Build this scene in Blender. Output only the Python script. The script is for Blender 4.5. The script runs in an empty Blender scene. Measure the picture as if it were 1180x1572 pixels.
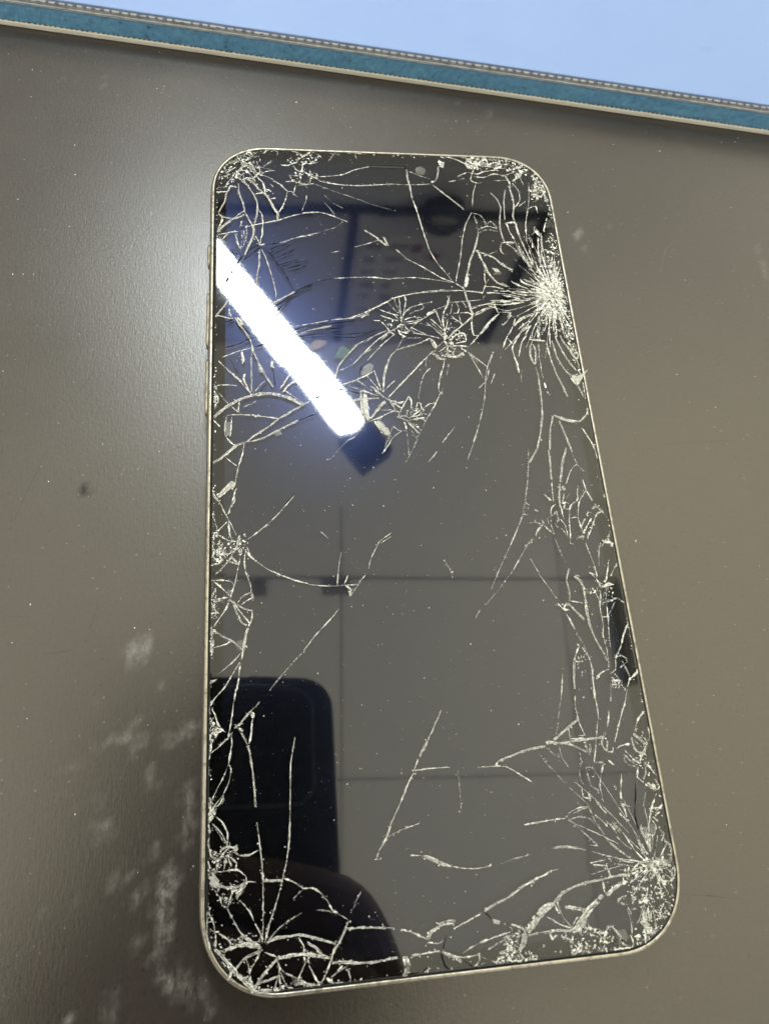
import bpy, bmesh, math, random
from mathutils import Vector, Matrix, noise

S = bpy.context.scene
MM = 0.001
ZT = 7.65            # height of the glass above the table, mm

# ------------------------------------------------------------------ camera
RIGHT = Vector((0.99156202, -0.06398202, 0.11274337))
UP = Vector((0.02190062, 0.9398895, 0.34077571))
FWD = Vector((0.12776983, 0.3354311, -0.93335998))
CAM = Vector((-25.3298, -41.0107, 121.964 + ZT)) * MM
cd = bpy.data.cameras.new('camera')
cam = bpy.data.objects.new('camera', cd)
S.collection.objects.link(cam)
cam.matrix_world = Matrix((
    (RIGHT.x, UP.x, -FWD.x, CAM.x),
    (RIGHT.y, UP.y, -FWD.y, CAM.y),
    (RIGHT.z, UP.z, -FWD.z, CAM.z),
    (0, 0, 0, 1)))
cd.sensor_fit = 'AUTO'
cd.sensor_width = 36.0
cd.lens = 36.0 * 1050.0 / 1572.0
cd.shift_x = (590.0 - 564.54) / 1572.0
cd.shift_y = -(786.0 - 715.75) / 1572.0
cd.dof.use_dof = True
cd.dof.focus_distance = 0.134
cd.dof.aperture_fstop = 30.0
cd.clip_start = 0.004
cd.clip_end = 60.0
S.camera = cam

# ------------------------------------------------------------------ room light
world = bpy.data.worlds.new('World')
S.world = world
world.use_nodes = True
bg = world.node_tree.nodes['Background']
bg.inputs['Color'].default_value = (1.0, 0.985, 0.925, 1)
bg.inputs['Strength'].default_value = 1.3
LAMP_STRENGTH = 100.0
# two added warm fill lights without fixtures, aimed up to brighten the ceiling
for ux, uy, ue in ((1.15, 0.06, 62.0), (-1.15, -0.35, 44.0)):
    ul = bpy.data.lights.new('ceiling_fill', 'AREA')
    ul.shape = 'DISK'
    ul.size = 0.35
    ul.energy = ue
    ul.color = (1.0, 0.95, 0.74) if ux > 0 else (1.0, 0.965, 0.84)
    ulo = bpy.data.objects.new('ceiling_fill', ul)
    S.collection.objects.link(ulo)
    ulo.location = (ux, uy, 0.05)
    ulo.rotation_euler = (math.pi, 0.25 if ux > 0 else -0.25, 0)

S.view_settings.view_transform = 'Standard'
S.view_settings.look = 'None'
S.view_settings.exposure = 0.0
S.view_settings.gamma = 1.0
S.render.engine = 'CYCLES'
S.cycles.max_bounces = 8
S.cycles.transparent_max_bounces = 24
S.cycles.sample_clamp_indirect = 12.0
S.cycles.use_denoising = True
S.cycles.adaptive_threshold = 0.004

# ------------------------------------------------------------------ helpers
COL = S.collection
rng = random.Random(11)


def link(name, mesh, parent=None, **props):
    o = bpy.data.objects.new(name, mesh)
    COL.objects.link(o)
    if parent is not None:
        o.parent = parent
    for k, v in props.items():
        o[k] = v
    return o


def thing(name, label, cat, loc=(0, 0, 0), group=None, matrix=None):
    o = bpy.data.objects.new(name, None)
    COL.objects.link(o)
    o.empty_display_size = 0.02
    if matrix is not None:
        o.matrix_world = matrix
    else:
        o.location = loc
    o['label'] = label
    o['category'] = cat
    if group:
        o['group'] = group
    return o


def mesh_py(name, verts, faces, mats, smooth=False, idx=None, scale=MM):
    me = bpy.data.meshes.new(name)
    me.from_pydata([(v[0] * scale, v[1] * scale, v[2] * scale) for v in verts], [], faces)
    for m in (mats if isinstance(mats, (list, tuple)) else [mats]):
        me.materials.append(m)
    if smooth:
        me.polygons.foreach_set('use_smooth', [True] * len(me.polygons))
    if idx:
        me.polygons.foreach_set('material_index', idx)
    me.update()
    return me


def box_vf(x0, x1, y0, y1, z0, z1):
    v = [(x0, y0, z0), (x1, y0, z0), (x1, y1, z0), (x0, y1, z0), (x0, y0, z1), (x1, y0, z1), (x1, y1, z1), (x0, y1, z1)]
    f = [(0, 3, 2, 1), (4, 5, 6, 7), (0, 1, 5, 4), (1, 2, 6, 5), (2, 3, 7, 6), (3, 0, 4, 7)]
    return v, f


def bevel_mesh(me, w, seg=2):
    bm = bmesh.new()
    bm.from_mesh(me)
    bmesh.ops.bevel(bm, geom=list(bm.edges), offset=w * MM, segments=seg, affect='EDGES', profile=0.6)
    bm.to_mesh(me)
    bm.free()
    return me


def box(name, ext, mat, parent=None, bevel=0, matrix=None, **props):
    v, f = box_vf(*ext)
    me = mesh_py(name, v, f, mat)
    if bevel:
        bevel_mesh(me, bevel)
    o = link(name, me, parent, **props)
    if matrix is not None:
        o.matrix_local = matrix
    return o


def rrect(w, h, r, n=12, e=2.2):
    """outline of a rounded rectangle, counter-clockwise, centre at the origin"""
    pts = []
    for cx, cy, a0 in ((w / 2 - r, h / 2 - r, 0), (-w / 2 + r, h / 2 - r, 90), (-w / 2 + r, -h / 2 + r, 180), (w / 2 - r, -h / 2 + r, 270)):
        for i in range(n + 1):
            a = math.radians(a0 + 90 * i / n)
            c, s = math.cos(a), math.sin(a)
            pts.append((cx + r * math.copysign(abs(c) ** (2 / e), c), cy + r * math.copysign(abs(s) ** (2 / e), s)))
    return pts


def sweep(w, h, r, profile, cap_first=False, cap_last=False, n=12, off=(0, 0)):
    """rings of a rounded rectangle, one per (inset, z)"""
    verts, faces = [], []
    m = None
    for ins, z in profile:
        ring = rrect(w - 2 * ins, h - 2 * ins, max(r - ins, 0.3), n)
        m = len(ring)
        verts += [(x + off[0], y + off[1], z) for x, y in ring]
    for k in range(len(profile) - 1):
        for i in range(m):
            j = (i + 1) % m
            faces.append((k * m + i, k * m + j, (k + 1) * m + j, (k + 1) * m + i))
    if cap_first:
        faces.append(tuple(range(m - 1, -1, -1)))
    if cap_last:
        faces.append(tuple((len(profile) - 1) * m + i for i in range(m)))
    return verts, faces


def tube_vf(pts, r, n=8):
    verts, faces = [], []
    P = [Vector(p) for p in pts]
    for i, p in enumerate(P):
        t = (P[min(i + 1, len(P) - 1)] - P[max(i - 1, 0)]).normalized()
        a = t.cross(Vector((0, 0, 1)))
        if a.length < 0.01:
            a = t.cross(Vector((1, 0, 0)))
        a.normalize()
        b = t.cross(a)
        for k in range(n):
            q = 2 * math.pi * k / n
            verts.append(tuple(p + a * (r * math.cos(q)) + b * (r * math.sin(q))))
    for i in range(len(P) - 1):
        for k in range(n):
            j = (k + 1) % n
            faces.append((i * n + k, i * n + j, (i + 1) * n + j, (i + 1) * n + k))
    faces.append(tuple(range(n - 1, -1, -1)))
    faces.append(tuple((len(P) - 1) * n + k for k in range(n)))
    return verts, faces


# ------------------------------------------------------------------ materials
def mat(name, color=(0.5, 0.5, 0.5), rough=0.5, metal=0.0, spec=0.5, emit=None, coat=0.0):
    m = bpy.data.materials.new(name)
    m.use_nodes = True
    b = m.node_tree.nodes['Principled BSDF']
    b.inputs['Base Color'].default_value = (*color, 1)
    b.inputs['Roughness'].default_value = rough
    b.inputs['Metallic'].default_value = metal
    b.inputs['Specular IOR Level'].default_value = spec
    b.inputs['Coat Weight'].default_value = coat
    if emit:
        b.inputs['Emission Color'].default_value = (*emit[0], 1)
        b.inputs['Emission Strength'].default_value = emit[1]
    return m


class G:
    """short-hand for building node graphs"""
    def __init__(self, m):
        self.nt = m.node_tree
        self.b = self.nt.nodes.get('Principled BSDF')
        self.out = self.nt.nodes['Material Output']

    def n(self, typ, **kw):
        nd = self.nt.nodes.new(typ)
        for k, v in kw.items():
            if k in nd.inputs:
                nd.inputs[k].default_value = v
            else:
                setattr(nd, k, v)
        return nd

    def l(self, a, b):
        self.nt.links.new(a, b)

    def coord(self, which='Object', scale=(1, 1, 1), rot=(0, 0, 0)):
        tc = self.n('ShaderNodeTexCoord')
        mp = self.n('ShaderNodeMapping')
        mp.inputs['Scale'].default_value = scale
        mp.inputs['Rotation'].default_value = rot
        self.l(tc.outputs[which], mp.inputs['Vector'])
        return mp.outputs['Vector']

    def noise(self, vec, scale, detail=2.0, rough=0.5):
        nd = self.n('ShaderNodeTexNoise')
        nd.inputs['Scale'].default_value = scale
        nd.inputs['Detail'].default_value = detail
        nd.inputs['Roughness'].default_value = rough
        self.l(vec, nd.inputs['Vector'])
        return nd.outputs['Fac']

    def ramp(self, fac, stops):
        r = self.n('ShaderNodeValToRGB')
        els = r.color_ramp.elements
        els[0].position, els[0].color = stops[0][0], (*stops[0][1], 1)
        els[1].position, els[1].color = stops[-1][0], (*stops[-1][1], 1)
        for p, c in stops[1:-1]:
            e = els.new(p)
            e.color = (*c, 1)
        self.l(fac, r.inputs['Fac'])
        return r.outputs['Color']

    def rng(self, fac, a, b, c, d):
        r = self.n('ShaderNodeMapRange')
        for i, v in enumerate((a, b, c, d)):
            r.inputs[i + 1].default_value = v
        self.l(fac, r.inputs[0])
        return r.outputs[0]

    def math(self, op, a, b=0.0):
        m = self.n('ShaderNodeMath', operation=op)
        for i, v in enumerate((a, b)):
            if isinstance(v, (int, float)):
                m.inputs[i].default_value = v
            else:
                self.l(v, m.inputs[i])
        return m.outputs[0]

    def mix(self, fac, a, b):
        m = self.n('ShaderNodeMix', data_type='RGBA')
        if isinstance(fac, (int, float)):
            m.inputs[0].default_value = fac
        else:
            self.l(fac, m.inputs[0])
        for i, v in ((6, a), (7, b)):
            if isinstance(v, tuple):
                m.inputs[i].default_value = (*v, 1)
            else:
                self.l(v, m.inputs[i])
        return m.outputs[2]

    def bump(self, h, strength, dist):
        b = self.n('ShaderNodeBump')
        b.inputs['Strength'].default_value = strength
        b.inputs['Distance'].default_value = dist
        self.l(h, b.inputs['Height'])
        self.l(b.outputs['Normal'], self.b.inputs['Normal'])
        return b


# table laminate: dark warm grey, satin, faint grain, dried smears (attribute 'smear')
M_table = mat('table_laminate', (0.04, 0.034, 0.03), 0.36, spec=0.545)
M_table.node_tree.nodes['Principled BSDF'].inputs['Specular Tint'].default_value = (1.0, 0.968, 0.92, 1)
M_table.node_tree.nodes['Principled BSDF'].inputs['IOR'].default_value = 1.7
g = G(M_table)
v = g.coord()
fine = g.noise(v, 1500, 5, 0.72)
streak = g.noise(g.coord(scale=(2600, 420, 1)), 1.0, 2, 0.6)
mott = g.noise(v, 34, 4, 0.6)
at = g.n('ShaderNodeAttribute', attribute_name='smear')
brk = g.math('MULTIPLY', g.rng(g.noise(g.coord(scale=(1, 0.45, 1)), 620, 6, 0.75), 0.36, 0.64, 0.0, 1.6), g.rng(g.noise(v, 230, 5, 0.75), 0.36, 0.58, 0.3, 1.2))
sm = g.math('MULTIPLY', at.outputs['Fac'], brk)
base = g.mix(g.rng(mott, 0.3, 0.7, 0, 1), (0.0240, 0.0188, 0.0160), (0.0300, 0.0234, 0.0198))
base = g.mix(g.rng(fine, 0.38, 0.68, 0, 0.6), base, (0.011, 0.0095, 0.008))
spk = g.n('ShaderNodeTexVoronoi', feature='F1')
spk.inputs['Scale'].default_value = 1000
g.l(v, spk.inputs['Vector'])
spc = g.n('ShaderNodeSeparateColor')
g.l(spk.outputs['Color'], spc.inputs[0])
base = g.mix(g.math('MULTIPLY', g.math('GREATER_THAN', spc.outputs[0], 0.90), g.rng(spk.outputs['Distance'], 0.12, 0.34, 0.8, 0)), base, (0.004, 0.004, 0.004))
base = g.mix(g.math('MULTIPLY', g.math('LESS_THAN', spc.outputs[1], 0.05), g.rng(spk.outputs['Distance'], 0.08, 0.25, 0.5, 0)), base, (0.16, 0.15, 0.135))
pos = g.n('ShaderNodeClamp')
g.l(sm, pos.inputs[0])
base = g.mix(g.math('MULTIPLY', pos.outputs[0], 0.62), base, (0.19, 0.18, 0.165))
neg = g.n('ShaderNodeClamp')
g.l(g.math('MULTIPLY', at.outputs['Fac'], g.rng(g.noise(v, 800, 4, 0.7), 0.35, 0.6, -0.5, -1.6)), neg.inputs[0])
base = g.mix(g.math('MULTIPLY', neg.outputs[0], 0.85), base, (0.008, 0.007, 0.006))
g.l(base, g.b.inputs['Base Color'])
rg = g.math('ADD', g.rng(mott, 0.3, 0.7, 0.295, 0.335), g.math('MULTIPLY', pos.outputs[0], 0.22))
rg = g.math('ADD', rg, g.math('MULTIPLY', neg.outputs[0], 0.25))
g.l(rg, g.b.inputs['Roughness'])
g.l(g.math('SUBTRACT', 0.545, g.math('MULTIPLY', neg.outputs[0], 0.55)), g.b.inputs['Specular IOR Level'])
g.bump(g.math('ADD', g.math('MULTIPLY', fine, 0.6), g.math('MULTIPLY', streak, 0.4)), 0.6, 0.00008)

M_scratch_dark = mat('scratch_dark', (0.022, 0.020, 0.018), 0.45, spec=0.6)
M_scratch_pale = mat('scratch_pale', (0.14, 0.13, 0.12), 0.7, spec=0.2)
M_dust = mat('dust_pale', (0.62, 0.60, 0.55), 0.8, spec=0.2)

# mat materials
M_blue = mat('mat_blue', (0.235, 0.375, 0.66), 0.55, spec=0.35)
g = G(M_blue)
v = g.coord()
vo = g.n('ShaderNodeTexVoronoi', feature='F1')
vo.inputs['Scale'].default_value = 150
g.l(v, vo.inputs['Vector'])
sel = g.n('ShaderNodeSeparateColor')
g.l(vo.outputs['Color'], sel.inputs[0])
spot = g.math('MULTIPLY', g.rng(vo.outputs['Distance'], 0.05, 0.12, 1, 0), g.math('GREATER_THAN', sel.outputs[0], 0.86))
cloud = g.rng(g.noise(v, 26, 4, 0.6), 0.3, 0.7, 0, 1)
cb = g.mix(cloud, (0.164, 0.236, 0.422), (0.179, 0.252, 0.440))
cb = g.mix(g.math('MULTIPLY', spot, 0.45), cb, (0.05, 0.07, 0.12))
smg = g.rng(g.noise(v, 90, 3, 0.6), 0.66, 0.78, 0, 0.3)
cb = g.mix(smg, cb, (0.12, 0.19, 0.34))
g.l(cb, g.b.inputs['Base Color'])
g.bump(g.noise(v, 900, 2), 0.15, 0.00005)

M_teal = mat('mat_teal_core', (0.030, 0.105, 0.145), 0.8, spec=0.3)
g = G(M_teal)
v = g.coord()
n1 = g.noise(v, 700, 4, 0.65)
n2 = g.noise(v, 130, 3, 0.6)
ct = g.ramp(n1, [(0.28, (0.022, 0.060, 0.095)), (0.40, (0.078, 0.200, 0.330)), (0.62, (0.100, 0.245, 0.385)), (0.8, (0.20, 0.38, 0.52))])
ct = g.mix(g.rng(n2, 0.3, 0.75, 0, 0.45), ct, (0.115, 0.285, 0.41))
g.l(ct, g.b.inputs['Base Color'])
g.bump(n1, 0.7, 0.0003)

M_matwhite = mat('mat_white_base', (0.56, 0.53, 0.45), 0.55, spec=0.4)
M_film = mat('mat_film', (0.24, 0.25, 0.26), 0.4, spec=0.5)
g = G(M_film)
v = g.coord(scale=(260, 260, 1200))
g.l(g.ramp(g.noise(v, 1.0, 4, 0.7), [(0.30, (0.12, 0.125, 0.135)), (0.42, (0.24, 0.25, 0.265)), (0.7, (0.33, 0.34, 0.355))]), g.b.inputs['Base Color'])

M_notch = mat('notch_dark', (0.05, 0.055, 0.065), 0.7)

# phone materials
M_frame = mat('frame_gold', (0.74, 0.68, 0.54), 0.30, metal=1.0)
g = G(M_frame)
v = g.coord()
fs = g.noise(v, 900, 4, 0.7)
g.l(g.mix(g.rng(fs, 0.48, 0.68, 0, 0.8), (0.41, 0.378, 0.312), (0.15, 0.132, 0.10)), g.b.inputs['Base Color'])
g.l(g.rng(fs, 0.3, 0.7, 0.30, 0.52), g.b.inputs['Roughness'])
g.bump(fs, 0.25, 0.00005)
M_antenna = mat('antenna_band', (0.16, 0.14, 0.11), 0.5)
M_gasket = mat('gasket_black', (0.010, 0.010, 0.010), 0.7, spec=0.2)
M_slot = mat('slot_black', (0.002, 0.002, 0.002), 0.9, spec=0.0)
M_back = mat('back_panel', (0.05, 0.045, 0.04), 0.35)
M_bezel = mat('bezel_black', (0.006, 0.0065, 0.0065), 0.10, spec=0.38)
M_display = mat('display_black', (0.004, 0.005, 0.006), 0.235, spec=0.5, coat=1.0)
M_display.node_tree.nodes['Principled BSDF'].inputs['Specular Tint'].default_value = (0.30, 0.42, 1.0, 1)
M_display.node_tree.nodes['Principled BSDF'].inputs['Specular IOR Level'].default_value = 1.0
M_display.node_tree.nodes['Principled BSDF'].inputs['IOR'].default_value = 2.1
M_display.node_tree.nodes['Principled BSDF'].inputs['Coat Roughness'].default_value = 0.035
M_display.node_tree.nodes['Principled BSDF'].inputs['Coat IOR'].default_value = 1.9

M_glass = bpy.data.materials.new('screen_glass')
M_glass.use_nodes = True
nt = M_glass.node_tree
nt.nodes.remove(nt.nodes['Principled BSDF'])
g = G(M_glass)
fr = g.n('ShaderNodeFresnel', IOR=1.635)
tr = g.n('ShaderNodeBsdfTransparent')
tr.inputs['Color'].default_value = (0.25, 0.25, 0.26, 1)
gl = g.n('ShaderNodeBsdfGlossy')
gl.inputs['Roughness'].default_value = 0.035
df = g.n('ShaderNodeBsdfDiffuse')
df.inputs['Color'].default_value = (0.5, 0.5, 0.46, 1)
mx = g.n('ShaderNodeMixShader')
g.l(fr.outputs[0], mx.inputs[0])
g.l(tr.outputs[0], mx.inputs[1])
g.l(gl.outputs[0], mx.inputs[2])
v = g.coord()
haze = g.math('MULTIPLY', g.rng(g.noise(v, 55, 5, 0.65), 0.3, 0.8, 0.2, 1.0), g.rng(g.noise(v, 900, 3, 0.7), 0.3, 0.7, 0.6, 1.4))
mx2 = g.n('ShaderNodeMixShader')
g.l(g.math('MULTIPLY', haze, 0.007), mx2.inputs[0])
g.l(mx.outputs[0], mx2.inputs[1])
g.l(df.outputs[0], mx2.inputs[2])
g.l(mx2.outputs[0], g.out.inputs['Surface'])

# the pane is broken: neighbouring shards lie at very slightly different angles
shv = g.n('ShaderNodeTexVoronoi', feature='F1')
shv.inputs['Scale'].default_value = 95
g.l(v, shv.inputs['Vector'])
vs = g.n('ShaderNodeVectorMath', operation='SUBTRACT')
g.l(shv.outputs['Color'], vs.inputs[0])
vs.inputs[1].default_value = (0.5, 0.5, 0.5)
sxyz = g.n('ShaderNodeSeparateXYZ')
g.l(v, sxyz.inputs[0])
top = g.rng(sxyz.outputs['Y'], 0.004, 0.020, 0.0, 1.0)
side = g.rng(g.math('ABSOLUTE', sxyz.outputs['X']), 0.024, 0.030, 0.0, 1.0)
low = g.rng(sxyz.outputs['Y'], -0.066, -0.058, 1.0, 0.0)
msk = g.math('MAXIMUM', g.math('MAXIMUM', top, side), low)
vm = g.n('ShaderNodeVectorMath', operation='SCALE')
g.l(vs.outputs[0], vm.inputs[0])
g.l(g.math('MULTIPLY', msk, 0.0028), vm.inputs['Scale'])
geo = g.n('ShaderNodeNewGeometry')
va = g.n('ShaderNodeVectorMath', operation='ADD')
g.l(geo.outputs['Normal'], va.inputs[0])
g.l(vm.outputs[0], va.inputs[1])
vn = g.n('ShaderNodeVectorMath', operation='NORMALIZE')
g.l(va.outputs[0], vn.inputs[0])
g.l(vn.outputs[0], gl.inputs['Normal'])


def fracture(name, color, rough, lo, hi, a0, a1, scale=2600, spec=0.5):
    """broken glass edge: frosted, patchy, see-through where the break is clean"""
    m = mat(name, color, rough, spec=spec)
    g = G(m)
    v = g.coord()
    n1 = g.noise(v, scale, 2, 0.6)
    al = g.rng(n1, lo, hi, a0, a1)
    big = g.rng(g.noise(v, 330, 2, 0.5), 0.30, 0.46, 0.6, 1.0)
    g.l(g.math('MULTIPLY', al, big), g.b.inputs['Alpha'])
    n2 = g.noise(v, scale * 0.7, 2, 0.5)
    dk = tuple(c * 0.42 for c in color)
    g.l(g.mix(g.rng(n2, 0.38, 0.6, 0, 1), dk, color), g.b.inputs['Base Color'])
    return m


M_crack = fracture('fracture_white', (0.80, 0.785, 0.72), 0.45, 0.33, 0.45, 0.12, 1.0)
M_fine = fracture('fracture_fine', (0.80, 0.785, 0.72), 0.45, 0.34, 0.46, 0.12, 1.0)
M_hair = fracture('fracture_hair', (0.55, 0.545, 0.51), 0.4, 0.36, 0.58, 0.15, 0.85)
M_cdark = mat('fracture_clear', (0.010, 0.010, 0.012), 0.7, spec=0.08)
M_chip = fracture('crushed_white', (0.82, 0.81, 0.75), 0.4, 0.30, 0.40, 0.15, 1.0, 2400)
M_chipg = fracture('crushed_grey', (0.34, 0.33, 0.29), 0.2, 0.3, 0.5, 0.3, 0.95, 2000)
M_wide = fracture('fracture_wide', (0.58, 0.57, 0.515), 0.35, 0.36, 0.60, 0.22, 0.95, 3000)
M_chipd = mat('crushed_clear', (0.02, 0.022, 0.022), 0.08, spec=0.5)
M_flake = {}
M_flake['black'] = M_chipd
for k, c, a in (('white', (0.50, 0.49, 0.44), 0.75), ('grey', (0.26, 0.26, 0.235), 0.42), ('green', (0.12, 0.20, 0.17), 0.42), ('amber', (0.30, 0.19, 0.10), 0.3)):
    m = mat('flake_' + k, c, 0.3)
    g = G(m)
    v = g.coord()
    g.l(g.rng(g.noise(v, 1300, 4, 0.7), 0.3, 0.66, a * 0.45, min(1, a * 1.15)), g.b.inputs['Alpha'])
    M_flake[k] = m

# room materials
M_ceil = mat('ceiling_white', (0.80, 0.785, 0.70), 0.9, spec=0.1)
M_ceil2 = mat('ceiling_grey', (0.70, 0.685, 0.61), 0.9, spec=0.1)
M_ceilb = mat('ceiling_gap', (0.36, 0.355, 0.33), 0.9, spec=0.1)
M_wall = mat('wall_grey', (0.44, 0.445, 0.455), 0.8, spec=0.2)
M_board = mat('board_white', (0.40, 0.395, 0.40), 0.6, spec=0.2)
M_blackp = mat('black_plastic', (0.006, 0.006, 0.008), 0.45, spec=0.3)
M_red = mat('red_plastic', (0.20, 0.04, 0.05), 0.6)
M_paper = mat('paper', (0.46, 0.45, 0.42), 0.8, spec=0.1)
M_ink = mat('ink', (0.17, 0.17, 0.19), 0.8)
M_duct = mat('duct_grey', (0.17, 0.17, 0.16), 0.6)
M_rim_glint = mat('island_rim_glint', (0.16, 0.165, 0.18), 0.35)  # pale grey stands in for the glint along the camera bump edge
M_grey = mat('grey_plastic', (0.22, 0.21, 0.19), 0.6)
M_skin = mat('skin', (0.26, 0.15, 0.11), 0.5)
M_sleeve = mat('dark_cloth', (0.012, 0.010, 0.010), 0.9, spec=0.1)
M_case = mat('case_black', (0.004, 0.0045, 0.006), 0.38, spec=0.35)
M_light = mat('lit_diffuser', (0.9, 0.9, 0.9), 0.6, emit=((0.88, 0.97, 1.0), LAMP_STRENGTH))

# ------------------------------------------------------------------ table
SMEARS = [[-50.5,-29.9,1.5,2.8,0,0.8],[-52.0,-28.1,0.8,1.4,0,0.5],[-56.8,-36.1,0.7,0.8,0,0.4],[-54.5,-42.1,3.3,0.5,0,0.5],[-56.9,-43.3,0.5,1.1,0,0.6],[-51.5,-42.3,1.0,1.2,0,0.8],[-49.8,-45.1,0.8,1.4,0,0.5],[-44.9,-43.3,2.5,1.1,30,0.45],[-42.8,-42.4,1.7,0.9,30,0.4],[-45.2,-35.8,0.6,0.8,0,0.35],[-60.8,-51.1,1.3,0.7,0,0.5],[-48.8,-49.7,0.5,1.9,0,0.4],[-55.3,-51.7,0.4,1.6,0,0.25],[-53.7,-55.8,1.5,0.9,0,0.6],[-55.2,-57.6,1.5,1.1,0,0.5],[-50.5,-63.4,1.3,0.9,0,0.65],[-52.4,-61.4,0.5,0.5,0,0.6],[-41.7,-53.8,1.2,2.2,-15,0.6],[-42.4,-57.7,0.9,2.1,0,0.45],[-43.7,-66.1,0.8,3.1,-10,0.95],[-44.8,-71.0,0.9,2.3,-5,0.8],[-45.7,-73.5,0.9,1.5,0,0.5],[-42.8,-77.7,1.6,1.7,0,0.7],[-44.4,-75.8,0.5,1.0,0,0.6],[-48.2,-67.5,2.0,0.8,30,0.5],[-53.7,-64.7,1.0,1.7,0,0.4],[-40.3,-80.1,1.8,1.3,0,0.5],[-37.8,-82.7,0.8,0.8,0,0.7],[-58.7,-81.4,0.9,1.1,0,0.6],[-60.3,-66.9,0.7,0.6,0,0.25],[-53.0,-80.1,0.9,1.9,0,0.35],[-46.0,-60.2,0.4,0.5,0,0.5],[-49.0,-71.9,1.0,1.0,0,0.35],[-53.2,-73.3,0.5,0.7,0,0.45],[-63.1,-68.4,0.4,0.5,0,0.3],[-59.8,-53.8,0.3,0.3,0,0.4],[-60.4,-45.8,2.1,0.6,30,0.25],[47.0,63.7,1.1,0.9,0,0.8],[55.4,66.5,0.9,0.9,0,0.35],[47.8,59.8,0.9,0.5,0,0.35],[94.3,60.1,0.5,1.5,0,0.7],[94.0,55.3,0.6,2.0,0,0.6],[93.2,51.3,0.5,0.8,0,0.3],[77.8,32.4,0.2,0.2,0,0.5],[-65.3,104.2,0.4,1.1,0,0.3],[-65.0,107.5,0.5,0.3,0,0.3],[-65.1,108.9,0.6,0.2,0,0.25],[-75.0,105.0,0.3,0.2,0,0.4],[22.3,102.4,0.8,0.6,0,0.35],[28.1,102.0,0.6,0.8,0,0.3],[-0.1,109.2,0.6,0.5,0,0.3],[-62.9,2.1,0.6,1.3,25,-0.9],[-55.7,54.9,0.5,0.4,0,-0.7],[-56.9,43.1,0.3,0.6,0,-0.7]]


def axis(lo, hi, step, outer_lo, outer_hi):
    a = [outer_lo, (outer_lo + lo) / 2]
    n = int(round((hi - lo) / step))
    a += [lo + (hi - lo) * i / n for i in range(n + 1)]
    return a + [(hi + outer_hi) / 2, outer_hi]


table = thing('table', 'dark warm grey satin table top with scratches and pale dried smears, under the cracked phone', 'table')
xs = axis(-112.0, 116.0, 1.3, -520.0, 560.0)
ys = axis(-108.0, 124.0, 1.3, -330.0, 520.0)
nx, ny = len(xs), len(ys)
verts = [(x, y, 0.0) for y in ys for x in xs]
faces = [(j * nx + i, j * nx + i + 1, (j + 1) * nx + i + 1, (j + 1) * nx + i) for j in range(ny - 1) for i in range(nx - 1)]
me = mesh_py('table_top', verts, faces, M_table)
vals = [0.0] * len(verts)
for bx, by, rx, ry, rot, st in SMEARS:
    c, s = math.cos(math.radians(rot)), math.sin(math.radians(rot))
    R3 = 3.2 * max(rx, ry)
    for j, y in enumerate(ys):
        if abs(y - by) > R3:
            continue
        for i, x in enumerate(xs):
            if abs(x - bx) > R3:
                continue
            w = noise.noise_vector((x * 0.12, y * 0.12, 3.0)) * 2.6 + noise.noise_vector((x * 0.4, y * 0.4, 7.0)) * 1.2
            dx, dy = x + w.x - bx, y + w.y - by
            u, q = (c * dx + s * dy) / rx, (-s * dx + c * dy) / ry
            d = u * u + q * q
            if d < 4:
                k = max(0.0, 1 - d / 1.9)
                vals[j * nx + i] += st * k * (1.5 - 0.5 * k)
atr = me.attributes.new('smear', 'FLOAT', 'POINT')
atr.data.foreach_set('value', [max(-1.0, min(1.2, q)) for q in vals])
link('table_top', me, table)
v, f = box_vf(-520, 560, -330, 520, -24, -0.02)
f = [q for q in f if q != (4, 5, 6, 7)]
link('table_edge', mesh_py('table_edge', v, f, M_table), table)


def strip(pts, w, z, taper=True):
    """flat lens-shaped strip following a line of points, mm"""
    P = resample(pts, 1.2)
    V, F = [], []
    for i, p in enumerate(P):
        a = P[max(i - 1, 0)]
        b = P[min(i + 1, len(P) - 1)]
        t = (b - a).normalized()
        nrm = Vector((-t.y, t.x))
        k = i / max(1, len(P) - 1)
        ww = w * (0.25 + 0.75 * math.sin(math.pi * k)) * rng.uniform(0.55, 1.25) / 2
        V += [(p.x + nrm.x * ww, p.y + nrm.y * ww, z), (p.x - nrm.x * ww, p.y - nrm.y * ww, z)]
        if i:
            F.append((2 * i - 2, 2 * i - 1, 2 * i + 1, 2 * i))
    return V, F


def resample(pts, step):
    """Catmull-Rom through the points, about one sample per step (mm)"""
    P = [Vector(p) for p in pts]
    out = [P[0]]
    for i in range(len(P) - 1):
        p0, p1, p2, p3 = P[max(i - 1, 0)], P[i], P[i + 1], P[min(i + 2, len(P) - 1)]
        n = max(1, int(math.ceil((p2 - p1).length / step)))
        for k in range(1, n + 1):
            t = k / n
            c = 0.5 * ((2 * p1) + (p2 - p0) * t + (2 * p0 - 5 * p1 + 4 * p2 - p3) * t * t + (3 * p1 - p0 - 3 * p2 + p3) * t ** 3)
            out.append(c * 0.65 + p1.lerp(p2, t) * 0.35)
    return out


def parse(s):
    return [tuple(int(q) / 100.0 for q in t.split(',')) for t in s.split()]


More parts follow.
